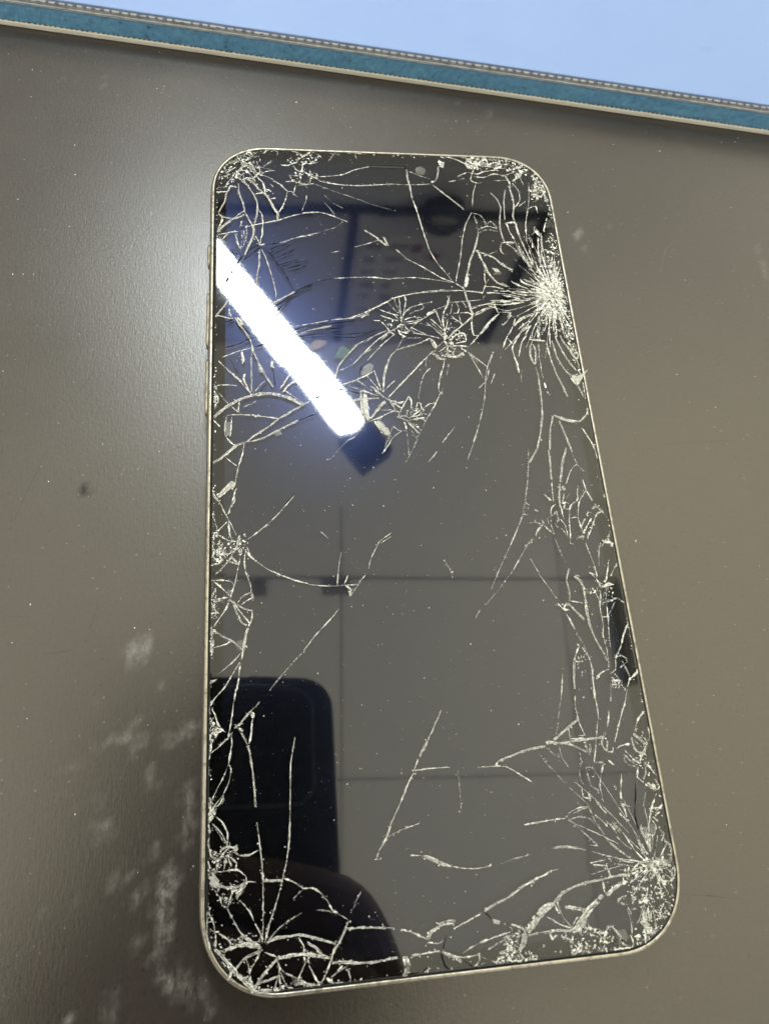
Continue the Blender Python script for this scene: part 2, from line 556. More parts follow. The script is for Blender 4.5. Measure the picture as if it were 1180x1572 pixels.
SCRATCHES = '''d16 -6540,6680 -6633,6424 -6739,6089 -6875,5598 -6977,5277
d14 -4417,6149 -4394,5541 -4369,5003 -4307,4166 -4216,3509
d22 -6194,2783 -6304,2619 -6392,2456 -6515,2226
d18 -7001,1033 -7100,652 -7222,362 -7335,-5 -7431,-324
d16 -6137,5517 -5921,5516
d20 -5982,753 -5864,537
d26 -6028,584 -5962,446
d22 -4670,977 -4521,1035 -4341,1076
d20 -4504,-222 -4289,-304
d20 -5038,6527 -4945,6473
d20 -4991,6500 -4878,6486
d20 -4639,6854 -4584,6838
d24 -6306,6817 -6267,6762
d20 -4460,2584 -4374,2465
d20 -4310,4321 -4257,4306
d30 -4650,3385 -4603,3350
d22 -4932,4809 -4947,4730
d22 -6725,-2811 -6452,-2798 -6178,-2768
d14 -5843,-1937 -5907,-2256 -5983,-2540
d16 -5040,-1183 -4835,-1098 -4778,-1037
d30 -4688,-1028 -4624,-987
d12 -7424,-2123 -7203,-2134 -6979,-2157
d40 -6199,-2643 -6174,-2678
d40 -5391,-5155 -5359,-5177
d30 -4787,-2684 -4758,-2685
d30 -5064,-1176 -5028,-1184
d12 5664,905 6544,952 7434,977
d30 5951,-327 5992,-394
d20 5813,-676 5811,-757
d20 5676,2077 5700,2028
d20 4971,-79 4987,-189
d16 4203,-7436 4729,-7512 5302,-7626
d20 3363,-8432 3365,-8494
d34 6244,-5727 6275,-5777
d30 4701,-7522 4774,-7541
d20 5544,-5373 5567,-5413
d22 2853,-8356 2824,-8415
d26 3350,-8443 3363,-8491
d12 2889,-8440 3028,-8615
d14 3399,-8513 3306,-8539
w16 7257,6328 6969,6064 6758,5698 6634,5339 6616,4918
w16 4635,-1166 4670,-1204
w30 -170,10865 -70,10849'''
for ln in SCRATCHES.split('\n'):
    head, rest = ln.split(' ', 1)
    V, F = strip(parse(rest), int(head[1:]) / 100.0 * 0.55, 0.02)
    link('scratch', mesh_py('scratch', V, F, M_scratch_dark if head[0] == 'd' else M_scratch_pale), table)


def grain(x, y, z, r, V, F):
    """one irregular crumb: a squashed, skewed octahedron"""
    b = len(V)
    a = rng.uniform(0, 6.28)
    e = rng.uniform(0.5, 1.0)
    for k in range(4):
        q = a + k * math.pi / 2 + rng.uniform(-0.4, 0.4)
        rr = r * (1 if k % 2 else e) * rng.uniform(0.7, 1.1)
        V.append((x + rr * math.cos(q), y + rr * math.sin(q), z + r * 0.12))
    V.append((x, y, z + r * rng.uniform(0.4, 0.8)))
    F += [(b, b + 1, b + 4), (b + 1, b + 2, b + 4), (b + 2, b + 3, b + 4), (b + 3, b, b + 4), (b + 3, b + 2, b + 1, b)]


V, F = [], []
for x, y in parse('-8788,11301 -8193,10837 -8140,9977 -7570,10505 -6186,10160 -8102,8114 -6973,7734 -7052,8580 -1922,10192 -1022,10055 -5286,10425 -5120,10499 -5174,10307 -614,9468 1317,9593 2096,9806 2404,9823 -5269,11629 5128,9494 6198,9246 6022,8432 5323,7849 7367,9086 7440,9089 7514,9506 9792,9644 9257,9461 9661,9503 5912,6734 6315,6707 4589,7046 6883,5950 8979,7326 7218,5131 5866,3183 8325,2539 7149,1780 6416,2599 5286,-6447 4645,-1189 4653,-1216 -6988,6298 -7616,5053 -7825,5050 -8034,5046 -7980,2749 -5960,1137 -6904,393 -7010,-1933 -5182,-2438 -4919,-2475 -5978,-5397 -7250,-2590 -6877,-3861 -4070,-6312 -4138,2580 -4095,893 -4875,964 -8128,7001'):
    grain(x, y, 0.01, rng.uniform(0.10, 0.23), V, F)
for i in range(300):
    grain(rng.uniform(-110, 112), rng.uniform(-105, 118), 0.01, rng.uniform(0.04, 0.10), V, F)
link('table_dust', mesh_py('table_dust', V, F, M_dust), table, kind='stuff')

# ------------------------------------------------------------------ layered blue mat behind the phone
A = Vector((-90.84, 122.51, 0))
B = Vector((107.44, 97.82, 0))
ang = math.atan2(B.y - A.y, B.x - A.x)
MX = Matrix.Translation((A * MM)) @ Matrix.Rotation(ang, 4, 'Z')
pad = thing('work_mat', 'thick pale blue work mat with teal foam edge and white base layer, along the top', 'mat', matrix=MX)


def layer(name, z0, z1, y0, m, seed, amp, round_edge=0.0, L0=-240, L1=460, depth=250, step=1.0, parent=pad):
    """slab whose front edge runs along x with a slightly uneven face"""
    n = int((L1 - L0) / 2.0) if amp < 0.05 else int((L1 - L0) / step)
    rows = [(round_edge, z0), (0, z0 + (z1 - z0) * 0.18), (0, z0 + (z1 - z0) * 0.5), (0, z0 + (z1 - z0) * 0.82), (round_edge, z1)]
    V, F = [], []
    for i in range(n + 1):
        x = L0 + (L1 - L0) * i / n
        for k, (ins, z) in enumerate(rows):
            d = amp * noise.noise((x * 0.9, z * 1.3, seed)) + amp * 0.6 * noise.noise((x * 0.13, z, seed + 5))
            V.append((x, y0 + ins + d, z))
        V.append((x, y0 + depth, z1))
        V.append((x, y0 + depth, z0))
    m_ = len(rows) + 2
    for i in range(n):
        for k in range(m_):
            j = (k + 1) % m_
            F.append((i * m_ + k, (i + 1) * m_ + k, (i + 1) * m_ + j, i * m_ + j))
    F.append(tuple(range(m_)))
    F.append(tuple(n * m_ + k for k in range(m_ - 1, -1, -1)))
    me = mesh_py(name, V, F, m, smooth=False)
    bm = bmesh.new()
    bm.from_mesh(me)
    bmesh.ops.recalc_face_normals(bm, faces=bm.faces)
    bm.to_mesh(me)
    bm.free()
    return link(name, me, parent)


layer('base_layer', 0.05, 1.35, 0.0, M_matwhite, 1.0, 0.04, 0.12)
layer('foam_core', 1.36, 6.0, 0.32, M_teal, 2.0, 0.16, 0.08, step=0.7)
layer('film_layer', 6.01, 6.75, 0.10, M_film, 3.0, 0.14, 0.12, step=0.7)
layer('film_layer', 6.76, 7.5, 0.45, M_film, 8.0, 0.12, 0.12, step=0.7)
layer('top_sheet', 7.51, 8.1, 1.0, M_blue, 4.0, 0.06, 0.14)

# punched notches along the two seams of the edge
V, F = [], []
for z, y0, pitch, ln in ((7.46, 0.36, 2.1, 0.9), (1.52, 0.22, 1.25, 0.6)):
    n = int(330 / pitch)
    for k in range(n):
        x = -60 + k * pitch + rng.uniform(-0.15, 0.15)
        hw = ln / 2 * rng.uniform(0.6, 1.15)
        bv, bf = box_vf(x - hw, x + hw, y0 - 0.12, y0 + 0.5, z - 0.05, z + 0.08 * rng.uniform(0.4, 1.1))
        b0 = len(V)
        V += bv
        F += [tuple(q + b0 for q in f_) for f_ in bf]
link('edge_notches', mesh_py('edge_notches', V, F, M_notch), pad, kind='stuff')

# ------------------------------------------------------------------ the cracked phone
W, H, RC = 78.1, 160.8, 13.0
phone = thing('cracked_phone', 'smartphone with shattered black screen and pale gold frame, lying face up on the table', 'smartphone')
v, f = sweep(W, H, RC, [(1.6, 0.35), (0.9, 0.42), (0.35, 0.9), (0.08, 1.8), (0.0, 3.0), (0.0, 5.2), (0.06, 6.2), (0.22, 6.9), (0.42, 7.28), (0.68, 7.44), (0.92, 7.43), (1.0, 7.3), (1.02, 6.4)], n=18)
link('frame', mesh_py('frame', v, f, M_frame, smooth=True), phone)
v, f = sweep(W, H, RC, [(0.8, 0.30), (0.8, 0.02), (1.3, 0.0)], cap_last=False, n=14)
n_ = len(v) // 3
f.append(tuple(2 * n_ + i for i in range(n_ - 1, -1, -1)))
link('back_panel', mesh_py('back_panel', v, f, M_back), phone)
v, f = sweep(W, H, RC, [(0.98, 6.6), (1.01, 7.2), (1.36, 7.2), (1.42, 6.6)], n=18)
link('gasket', mesh_py('gasket', v, f, M_gasket), phone)
glass_v, glass_f = sweep(W, H, RC, [(1.24, 6.7), (1.24, 7.42), (1.30, 7.56), (1.42, 7.63), (1.65, ZT)], cap_last=True, n=18)
glass = link('screen_glass', mesh_py('screen_glass', glass_v, glass_f, M_glass, smooth=False), phone)
v, f = sweep(W, H, RC, [(1.5, 6.5), (1.5, 6.85)], cap_last=True, cap_first=True, n=14)
link('bezel', mesh_py('bezel', v, f, M_bezel), phone)
v, f = sweep(W - 6.9, H - 6.9, RC - 3.4, [(0, 6.86), (0.02, 6.90)], cap_last=True, n=14)
link('display', mesh_py('display', v, f, M_display), phone)
# earpiece slot, front camera
v, f = sweep(8.3, 0.8, 0.36, [(0, 7.655), (0.02, 7.69), (0.13, 7.69), (0.16, 7.657)], cap_last=False, n=6, off=(0.6, 75.3))
sp = link('earpiece', mesh_py('earpiece', v, f, M_slot), phone)
v, f = sweep(8.0, 0.5, 0.22, [(0, 7.654), (0.05, 7.657)], cap_last=True, n=6, off=(0.6, 75.3))
link('speaker_mesh', mesh_py('speaker_mesh', v, f, M_back), sp)
V, F = [], []
for k in range(24):
    a = 2 * math.pi * k / 24
    V.append((8.1 + 1.2 * math.cos(a), 74.56 + 1.2 * math.sin(a), 7.656))
F.append(tuple(range(24)))
link('front_camera', mesh_py('front_camera', V, F, M_flake['grey']), phone)
# side keys on the left
for y0, y1, nm in ((49.9, 55.3, 'mute_switch'), (30.4, 43.2, 'volume_button'), (15.3, 27.6, 'volume_button')):
    v, f = sweep(3.0, y1 - y0, 1.3, [(0, 0), (0, 0.42), (0.12, 0.6), (0.4, 0.68)], cap_last=True, n=6)
    o = link(nm, mesh_py(nm, v, f, M_frame, smooth=True), phone)
    o.matrix_local = Matrix.Translation(((-W / 2 + 0.12) * MM, (y0 + y1) / 2 * MM, 3.9 * MM)) @ Matrix.Rotation(-math.pi / 2, 4, 'Y')
v, f = sweep(3.0, 19.0, 1.3, [(0, 0), (0, 0.42), (0.12, 0.6), (0.4, 0.68)], cap_last=True, n=6)
o = link('side_button', mesh_py('side_button', v, f, M_frame, smooth=True), phone)
o.matrix_local = Matrix.Translation(((W / 2 - 0.12) * MM, 34 * MM, 3.9 * MM)) @ Matrix.Rotation(math.pi / 2, 4, 'Y')
# plastic antenna breaks: thin collars round the frame section
prof = [(0.85, 0.40), (0.33, 0.88), (0.06, 1.8), (-0.02, 3.0), (-0.02, 5.2), (0.04, 6.2), (0.2, 6.92), (0.40, 7.30), (0.68, 7.46), (0.95, 7.45)]
for sx, y in ((-1, 66.6), (-1, -65.6), (1, 64.3), (1, -63.4)):
    V, F = [], []
    for dy in (-0.55, 0.55):
        V += [(sx * (W / 2 - i), y + dy, z) for i, z in prof]
    m_ = len(prof)
    for k in range(m_ - 1):
        F.append((k, k + 1, m_ + k + 1, m_ + k))
    link('antenna_band', mesh_py('antenna_band', V, F, M_antenna, smooth=True), phone)

# ---- cracks: every break is a raised, frosted ridge on the glass
CRACKS = '''w54 1916,-7570 2048,-7448 2212,-7304 2370,-7203
w32 -3637,-7301 -3533,-7400 -3404,-7546 -3250,-7714 -3122,-7836
w14 -3012,-5654 -2986,-5831 -2961,-6030 -2936,-6275 -2926,-6538 -2929,-6797 -2933,-7074 -2948,-7277
w29 -2703,-7491 -2545,-7484 -2334,-7482 -2150,-7522 -1939,-7565
w35 -3040,1797 -2849,1830 -2625,1828 -2401,1773 -2211,1681 -2085,1591
w29 -2962,-7343 -3171,-7278 -3327,-7286 -3534,-7333
d17 -2171,3103 -1632,3162 -1158,3164 -745,3204 -290,3304
w21 -1724,7231 -1472,7056 -1031,6981 -583,6975 100,7047
w19 -3150,-4526 -3118,-4616 -3099,-4755 -3073,-4904 -3049,-5138 -3032,-5428
w9 -2381,-4442 -2459,-4840 -2477,-5231 -2494,-5661 -2528,-5986 -2546,-6202
w30 -3760,1332 -3607,1486 -3420,1624 -3231,1727 -3040,1797
w28 -3108,7062 -2966,6964 -2845,6789 -2725,6678 -2645,6567 -2548,6318 -2460,6170 -2453,5996
w24 -1889,-7626 -1703,-7644 -1491,-7676 -1249,-7688
w22 -1414,3502 -1069,3543 -787,3644 -463,3807 -133,3992
w28 1161,-7533 1316,-7403 1471,-7282 1624,-7182
w26 1962,5714 1896,5490 1813,5268 1689,5004 1593,4660 1480,4321
w29 1889,5269 1996,4924 2076,4668 2235,4457 2445,4355
w20 -3292,4852 -3211,4722 -3175,4635 -3202,4505 -3274,4353 -3346,4202 -3435,4074 -3506,3947 -3558,3842 -3663,3695 -3749,3550
w26 2128,-4838 2400,-4817 2642,-4807 2915,-4799
w53 1883,-7582 2001,-7533 2131,-7425
w24 -3700,-6352 -3646,-6428 -3566,-6482 -3433,-6517 -3300,-6506 -3180,-6469
d15 -2172,3046 -1499,3124 -958,3087 -465,3283
w26 -3140,827 -3325,763 -3509,599 -3630,502 -3760,407
w53 1149,-7518 1242,-7438 1339,-7335
w59 -3441,-20 -3560,-159 -3667,-245
w19 608,2731 480,2603 253,2375 51,2151 -170,1930 -364,1725
w18 -1941,7362 -1577,7191 -1016,7260 -708,7414 -360,7523
w18 1879,6300 1707,5976 1585,5571 1498,5130 1404,4784 1311,4444
w22 -707,3666 -513,3788 -343,3883 -98,4021 145,4105 339,4149
d22 -2740,5196 -2594,5043 -2469,4823 -2362,4649 -2240,4411 -2155,4175
w20 2223,-6935 2451,-6920 2711,-6895 2999,-6884
w19 -3109,826 -2860,890 -2608,1022 -2352,1156 -2159,1257
w22 543,6669 613,6396 675,6036 735,5682 809,5289
w24 1659,-7139 1843,-7029 2020,-6975 2223,-6935
w15 -3104,5781 -2995,5821 -2815,5875 -2655,5916 -2453,5972 -2127,6106 -1799,6191 -1553,6199
w15 -1622,6981 -1188,6791 -753,6624 -356,6456 45,6333
w24 -2883,-7283 -2751,-7239 -2565,-7233 -2406,-7226
w12 -2628,-6469 -2715,-6746 -2840,-7059 -2909,-7281
w16 -1302,2329 -1026,2478 -774,2742 -518,3010 -190,3245
w27 -406,-6333 -276,-6391 -149,-6460 34,-6522
w28 2019,-4778 2184,-4683 2386,-4549 2520,-4476
w27 1854,5291 2032,5207 2245,5102 2442,4889 2635,4784
w20 -2406,-7226 -2194,-7280 -2010,-7343 -1851,-7392
w43 1343,-7312 1464,-7233 1610,-7178
w14 1507,4237 1145,4254 744,4228 305,4140 -130,4033
w20 -1653,-7215 -1490,-7219 -1273,-7239 -1083,-7257
w15 -1045,5986 -1198,5828 -1601,5665 -1960,5569 -2423,5386
w15 -2173,-3053 -2377,-3248 -2578,-3454 -2776,-3669
w18 2808,2134 2802,1681 2761,1281 2659,890
w17 -3513,1381 -3294,1395 -3012,1374 -2760,1336 -2539,1298
w22 2858,7082 2898,6798 2898,6517 2839,6237 2891,5919 2917,5693
w25 -1921,1660 -2085,1573 -2249,1469 -2411,1366 -2539,1298
w19 496,-7179 695,-7096 893,-7034 1071,-6935
w20 -3033,2837 -2937,2595 -2842,2373 -2748,2190 -2623,1972
w16 3509,-4042 3418,-4260 3319,-4446 3216,-4657 3109,-4892
d13 -2367,3244 -1895,3343 -1486,3403 -935,3485
d16 3346,-5512 3319,-5715 3242,-6013 3250,-6262
w18 -1679,-7190 -1768,-7343 -1883,-7491 -1942,-7621
w10 1725,-4955 1817,-5117 1966,-5283 2111,-5472 2360,-5719 2506,-5880
w19 -2989,-7386 -3171,-7435 -3301,-7533 -3378,-7614
w19 1569,3825 1943,3911 2308,3894 2761,3960
w15 485,1418 328,1169 167,871 67,664 -49,460 -124,342
d16 -2304,3122 -1831,3239 -1150,3319
w17 2905,-3695 2895,-3921 2885,-4143 2895,-4337 2880,-4500
w17 -1297,4509 -945,4535 -519,4550 -94,4507
w19 1274,4443 995,4565 654,4813 308,5020
w26 -585,5757 -376,5609 -205,5439 -101,5377 -176,5593
w23 -2729,-7500 -2862,-7620 -2993,-7740
w28 -909,1832 -908,1723 -916,1597 -893,1435 -850,1328 -774,1238
w23 2748,2912 2728,2773 2722,2616 2771,2461 2819,2538 2842,2813 2806,2931
w21 3017,1300 3171,1209 3374,1162 3544,1160 3720,1312 3760,1445
w21 -2851,5205 -2862,4993 -2864,4816 -2893,4640 -2922,4466 -2923,4336 -2952,4207
w18 2396,6875 2529,6691 2577,6460 2514,6136 2491,5817 2545,5505
w12 -3119,-1060 -2881,-884 -2669,-704 -2484,-504 -2265,-255
w15 -3283,-3443 -3337,-3639 -3378,-3872 -3418,-4141
w18 -3220,7006 -3109,6907 -3028,6757 -2948,6607 -2890,6407 -2891,6256 -2903,6082 -2955,5859
w23 2069,-4834 2273,-4861 2493,-4969 2574,-5014
w42 1810,-7870 1951,-7840 1993,-7756
w11 -2486,-5696 -2505,-5919 -2554,-6210 -2628,-6469
w14 -1554,-2391 -1723,-2570 -1964,-2799 -2173,-3040
w19 -2304,3091 -2035,3180 -1763,3278 -1420,3357
w24 -2777,3786 -2596,3893 -2413,4001 -2137,4164
w15 3185,-2222 3274,-2441 3267,-2654 3275,-2864 3225,-3129
w20 -2540,1280 -2732,1127 -2890,1027 -3078,893 -3140,827
w24 3149,581 3010,245 2916,-126
w25 1896,7890 1998,7819 1907,7718 2095,7629 2273,7783 2455,7644
w14 1238,4443 772,4520 377,4556 -93,4527
w17 2802,-3281 2896,-3460 2921,-3662 2891,-3999
w13 907,-7038 1083,-6951 1290,-6854 1670,-6723
w25 993,3068 1125,3200 1309,3360 1467,3494 1602,3616
d21 -3219,5019 -3274,4918 -3365,4763 -3472,4544 -3561,4349 -3667,4262
w25 2869,-1991 2982,-2089 3013,-2276 3007,-2490
w42 1066,-7533 1113,-7581 1041,-7706
w22 3328,3112 3387,2912 3473,2654 3567,2458 3668,2302
w15 -2306,-6628 -2170,-6628 -2064,-6697 -1960,-6813 -1871,-6962
w23 1056,7060 1231,6879 1510,6610 1716,6386
w14 -3701,-6257 -3568,-6293 -3434,-6280 -3300,-6292 -3180,-6397 -3180,-6469
w18 -3734,-2624 -3577,-2744 -3398,-2842 -3220,-3006
w40 -786,-7810 -821,-7890 -863,-7890
w17 1072,-6924 1303,-6852 1653,-6742
w23 2796,-1848 2714,-2047 2730,-2233 2710,-2445
w30 3369,-6245 3387,-6416 3409,-6570
w17 2526,-4093 2502,-4230 2509,-4449 2551,-4640 2592,-4750
w18 -3152,6149 -3073,5978 -3005,5833 -2976,5687 -2997,5517 -3057,5323 -3156,5095
w18 -1385,1980 -1217,2034 -1014,2106 -739,2234 -599,2326
w23 3306,-6193 3316,-6318 3374,-6476 3402,-6600
w12 -2883,-7306 -2776,-7180 -2587,-7048 -2344,-6943
d21 -3000,2856 -2671,2969 -2305,3084
w22 1666,7322 1916,7452 2148,7413 2316,7493 2643,7555
w25 -3723,5643 -3626,5767 -3450,5942 -3291,6021 -3162,6099
w17 -1941,6181 -1579,6214 -1292,6134 -937,5967
w16 339,4149 751,4200 1139,4227 1481,4246
w20 2017,4202 2419,4165 2885,4045
w16 1326,-6037 1614,-6011 1845,-5992 2017,-5994
w25 1856,-4872 1617,-4895 1406,-4932
w20 3241,3032 3264,2833 3287,2635 3364,2439 3432,2303 3506,2206
w18 3022,-2941 3079,-3150 3166,-3359 3227,-3536
w35 1130,-7564 1061,-7667 996,-7749
w13 -623,-5403 -776,-5665 -875,-5830 -963,-5994
w16 -3187,794 -3218,593 -3295,330 -3325,167 -3355,-27
w26 -3140,-2633 -3174,-2743 -3197,-2897 -3209,-3006
w24 -1331,2404 -1259,2516 -1079,2742 -899,2933
w16 -100,2808 -224,2680 -315,2528 -389,2303 -442,2031 -443,1859
d18 -2141,4171 -1861,4316 -1579,4443 -1297,4509
w28 -3071,-7890 -2944,-7890 -2816,-7890
w21 3425,-4833 3447,-5022 3581,-5111 3654,-4983
w31 -261,-7310 -126,-7278 20,-7270
w11 2366,596 2317,261 2236,-149 2117,-550 2043,-785
w32 -858,1722 -851,1578 -812,1416 -772,1274
w23 -3331,7130 -3230,7031 -3108,7088 -2985,7080 -2861,7202 -2820,7282 -2838,7438
w15 3407,-2509 3388,-2780 3353,-3047 3334,-3310
w16 345,2456 157,2268 -66,2045 -342,1735
w17 3760,-2889 3632,-3091 3522,-3320 3391,-3502
w31 -432,1646 -522,1556 -595,1449 -685,1344 -731,1273
w24 2781,537 2764,251 2736,-80
w12 1909,2740 1729,2323 1608,1693 1534,1429
w15 -2730,-7522 -2693,-7637 -2734,-7765 -2789,-7890
w54 3091,-7649 3158,-7686 3201,-7750
w28 1807,-7244 1968,-7270 2128,-7307
w42 1071,-7536 1056,-7641 1031,-7704
w13 -2814,5217 -2724,4996 -2655,4732 -2603,4514 -2528,4127 -2540,3999
w24 -2276,-7340 -2146,-7421 -2045,-7543
w16 -3760,-1789 -3607,-1785 -3424,-1817 -3378,-1889 -3423,-2072
w27 496,7464 495,7227 529,6947 543,6669
w18 2656,-3403 2593,-3586 2534,-3977
w11 2527,-6081 2638,-6262 2748,-6441 3023,-6657
w25 3007,-2490 3001,-2701 3022,-2941
w14 -1942,-7621 -2029,-7791 -2113,-7890 -2156,-7890
w13 1720,-1834 1554,-1997 1334,-2231 1087,-2459
w31 -446,-7468 -372,-7376 -262,-7321
w29 -3134,-7682 -3122,-7792 -3071,-7884
w14 -217,-7652 -43,-7722 110,-7759 320,-7746
w27 3199,-6354 3234,-6449 3266,-6558 3346,-6610
w19 871,2576 832,2424 737,2172 675,1899 722,1800
w15 3353,7196 3268,6623 3139,6154 3066,5787
w33 3055,1277 3251,1186 3457,1148
w21 2659,890 2551,593 2443,426 2340,281
w21 1511,-7544 1701,-7550 1914,-7581
w31 -176,-4647 -255,-4765 -333,-4883
w20 3445,3153 3492,2992 3606,2793 3712,2556 3746,2438
w44 3123,-7402 3087,-7571
w23 -1093,1662 -959,1696 -826,1704 -627,1711 -543,1719
w22 218,3302 396,3461 597,3596 800,3732
w21 -3080,-3982 -3189,-4079 -3283,-4188 -3364,-4234
w29 -736,1272 -590,1484 -414,1626
w14 -3472,-6783 -3379,-6941 -3275,-7110 -3196,-7197
w12 -3455,-4779 -3533,-4957 -3635,-5130 -3724,-5303
w14 -3262,-1396 -3309,-1609 -3355,-1843 -3434,-2095
w15 -3420,-3435 -3501,-3563 -3596,-3663 -3689,-3762 -3755,-3861
w21 19,1262 127,1350 287,1456 467,1581 569,1580
w18 -3051,2632 -3037,2301 -3040,1868
w17 -3445,-2117 -3513,-2297 -3624,-2451 -3712,-2581
w27 3374,-6733 3495,-6758 3599,-6782 3700,-6821
w16 -2299,3322 -1859,3401 -1483,3482
w13 34,-6522 245,-6570 461,-6589 682,-6565
w22 -3291,6926 -3281,6696 -3231,6521 -3191,6397 -3152,6149
w29 2523,-7136 2650,-7066 2803,-7009
w14 2978,-6275 3058,-6419 3152,-6579 3314,-6758
w19 2992,1278 2880,973 2803,545
w22 2060,7337 2295,7323 2547,7430 2857,7370
w17 -2891,6281 -2792,6110 -2775,5913 -2787,5692 -2830,5425 -2845,5304
w17 809,5289 928,4989 1086,4736 1242,4485
w14 90,-7703 255,-7632 447,-7574 582,-7553
w16 111,-4181 14,-4345 -69,-4487 -176,-4647
w17 -3513,1363 -3543,1174 -3541,970 -3418,798 -3356,764
w25 -194,-7676 -44,-7733 52,-7807
w16 -1414,3494 -931,3556 -611,3678
w19 3100,1166 3165,925 3213,708 3259,493
w23 1406,-4932 1224,-4985 1013,-5047
w14 -3643,-322 -3558,-526 -3474,-679 -3379,-881 -3332,-981
w36 926,2653 1063,2627 1159,2653 1285,2730
w16 -709,-7658 -476,-7649 -268,-7636
w13 2860,-4526 2805,-4738 2717,-5050 2679,-5178
w20 -441,-5088 -284,-5079 -14,-5074
w15 -873,-5798 -941,-5984 -1031,-6118 -1104,-6205
w19 -151,999 -255,931 -362,828 -436,708 -508,606 -578,539
w20 -3445,-2140 -3309,-2239 -3173,-2314 -3059,-2342
w15 -3276,-3199 -3397,-3386 -3549,-3632
w12 -3760,-6809 -3760,-7087 -3714,-7294
w28 2079,3566 1946,3470 1856,3336 1693,3175
w16 -464,1845 -362,2325 -235,2665
w23 -3471,-1460 -3413,-1390 -3309,-1514 -3448,-1461
d13 -2369,3160 -1894,3374 -1485,3435
w26 2974,3680 2780,3617 2620,3534 2454,3391
w18 -1174,1616 -907,1686 -540,1718
w20 -3331,7130 -3311,7261 -3229,7369 -3127,7426 -2983,7406 -2902,7252 -2841,7202
w16 -833,-7301 -657,-7361 -533,-7427 -446,-7468
w17 -2260,-7635 -2186,-7775 -2113,-7890
w21 -2477,-7857 -2372,-7845 -2219,-7890
w22 1053,3870 962,3679 933,3518 935,3305 950,3226
w18 3179,2420 3220,2227 3267,2073 3313,1920 3368,1711
w26 1489,4204 1506,4038 1554,3929 1559,3765 1619,3657
w18 -3309,-1055 -3332,-1225 -3448,-1317 -3611,-1334
w18 2878,5828 2975,5426 3095,4944
w26 2796,3352 2637,3271 2505,3110 2389,2931
w25 -3196,-7186 -3092,-7263 -2988,-7318
w20 1765,-6399 1948,-6402 2169,-6444
w15 -3404,-4320 -3403,-4471 -3429,-4632 -3455,-4779
w17 -2432,1862 -2331,2006 -2166,2113 -1870,2185
w42 1864,-4820 1983,-4815 2067,-4847
w26 2539,-7148 2642,-7070 2795,-7010
w19 -3717,6106 -3588,6012 -3390,5993 -3291,6095 -3152,6211
w15 -4,-7367 216,-7288 439,-7208
w23 3606,2793 3701,2813 3760,2733 3737,2595 3652,2634 3603,2773
w50 -798,-7660 -782,-7768
w18 -2975,5838 -2957,5666 -3015,5460 -3090,5278 -3164,5053
w15 -2335,-7515 -2311,-7585 -2408,-7753 -2423,-7818
w22 2658,-2473 2790,-2630 2922,-2787
d15 -3552,2855 -3293,2930 -3097,3044 -2900,3101
w23 1476,4279 1515,3989 1586,3662
w21 -3359,3540 -3195,3272 -3064,3044
w18 -3377,-2213 -3331,-2352 -3241,-2537 -3151,-2587
w18 2133,4245 2576,4230 2910,4213
w36 608,2731 696,2679 781,2602 896,2589
w17 2400,-7638 2524,-7570 2613,-7680 2682,-7754
w14 -1457,-1367 -1515,-1624 -1563,-1981
w15 1682,-7164 1757,-7376 1870,-7521
w15 1534,1429 1409,1083 1237,661
w22 -2912,-6468 -2629,-6493
w23 -2993,-7740 -3045,-7822 -3110,-7890
w17 2284,-7890 2366,-7813 2400,-7638
w22 1382,2756 1552,2601 1657,2497 1761,2395
w15 -3486,2339 -3294,2157 -3135,1940 -3040,1814
w19 2915,-4799 2865,-4902 2934,-5013 2979,-4856
w18 2061,-1360 1900,-1576 1722,-1819
w12 -3442,-4780 -3415,-4855 -3441,-5024 -3544,-5233
w17 -3728,-3915 -3673,-4022 -3618,-4179 -3537,-4260
d16 -2396,3980 -2193,4099 -1764,4331
w20 -444,-5118 -531,-5231 -623,-5403
d16 -245,-7671 -209,-7824 -148,-7890
w14 1975,3870 2362,3750 2823,3878
w15 -3265,-3200 -3287,-3393 -3320,-3646
w15 1785,-1254 1617,-1533 1453,-1808
w14 -2963,-7366 -3042,-7492 -3147,-7637
w17 -3377,-2190 -3263,-2355 -3106,-2556
w18 -1249,-7688 -1086,-7670 -922,-7663
w17 2513,3554 2457,3411 2358,3230 2269,3109 2142,2832
w16 -2541,-1745 -2310,-1844 -2077,-1914
w47 3542,-5578 3620,-5635 3674,-5665
w31 662,-7757 769,-7746 854,-7711
w13 -732,2555 -413,2910 -118,3170
w10 296,-5131 297,-5433 282,-5767
w21 2893,-167 2834,-450 2821,-651
w17 3406,-317 3314,-424 3217,-565 3168,-742 3146,-865
d23 -1453,1944 -1655,1819 -1822,1713
w18 2169,3954 2547,4021 2879,4003
w44 3192,-7408 3191,-7537
w19 -2993,-7772 -2864,-7763 -2734,-7721
w52 -3328,3532 -3275,3450 -3223,3352
w17 -873,1168 -637,1271 -330,1409
w33 -1414,-1972 -1329,-2050 -1336,-2174
w26 3466,-4782 3571,-4870 3654,-4983
w34 3332,-6760 3390,-6824 3445,-6904
w22 1497,7890 1794,7761 2010,7576
w20 -2535,7033 -2373,6935 -2233,6760 -2130,6751 -2071,6664
w16 -899,2933 -616,3088 -294,3245
w23 2027,3994 2322,3997 2538,3958
w19 -2268,7017 -2102,7037 -1979,7002 -1814,6957 -1646,6989
w16 -3472,-6771 -3420,-6659 -3393,-6568 -3300,-6553
w17 -2494,1935 -2394,2079 -2292,2260 -2125,2407
w22 1781,2369 1732,2166 1647,2041 1515,1917
w18 -3472,6817 -3552,6636 -3581,6434 -3649,6282 -3717,6131
w13 -2681,-7682 -2594,-7867 -2506,-7890
w12 -3643,-5523 -3527,-5626 -3475,-5746 -3462,-5909
w21 897,-7395 1076,-7467 1119,-7538
w15 2564,5506 2802,5289 3082,4857
w12 484,-7697 708,-7609 931,-7542
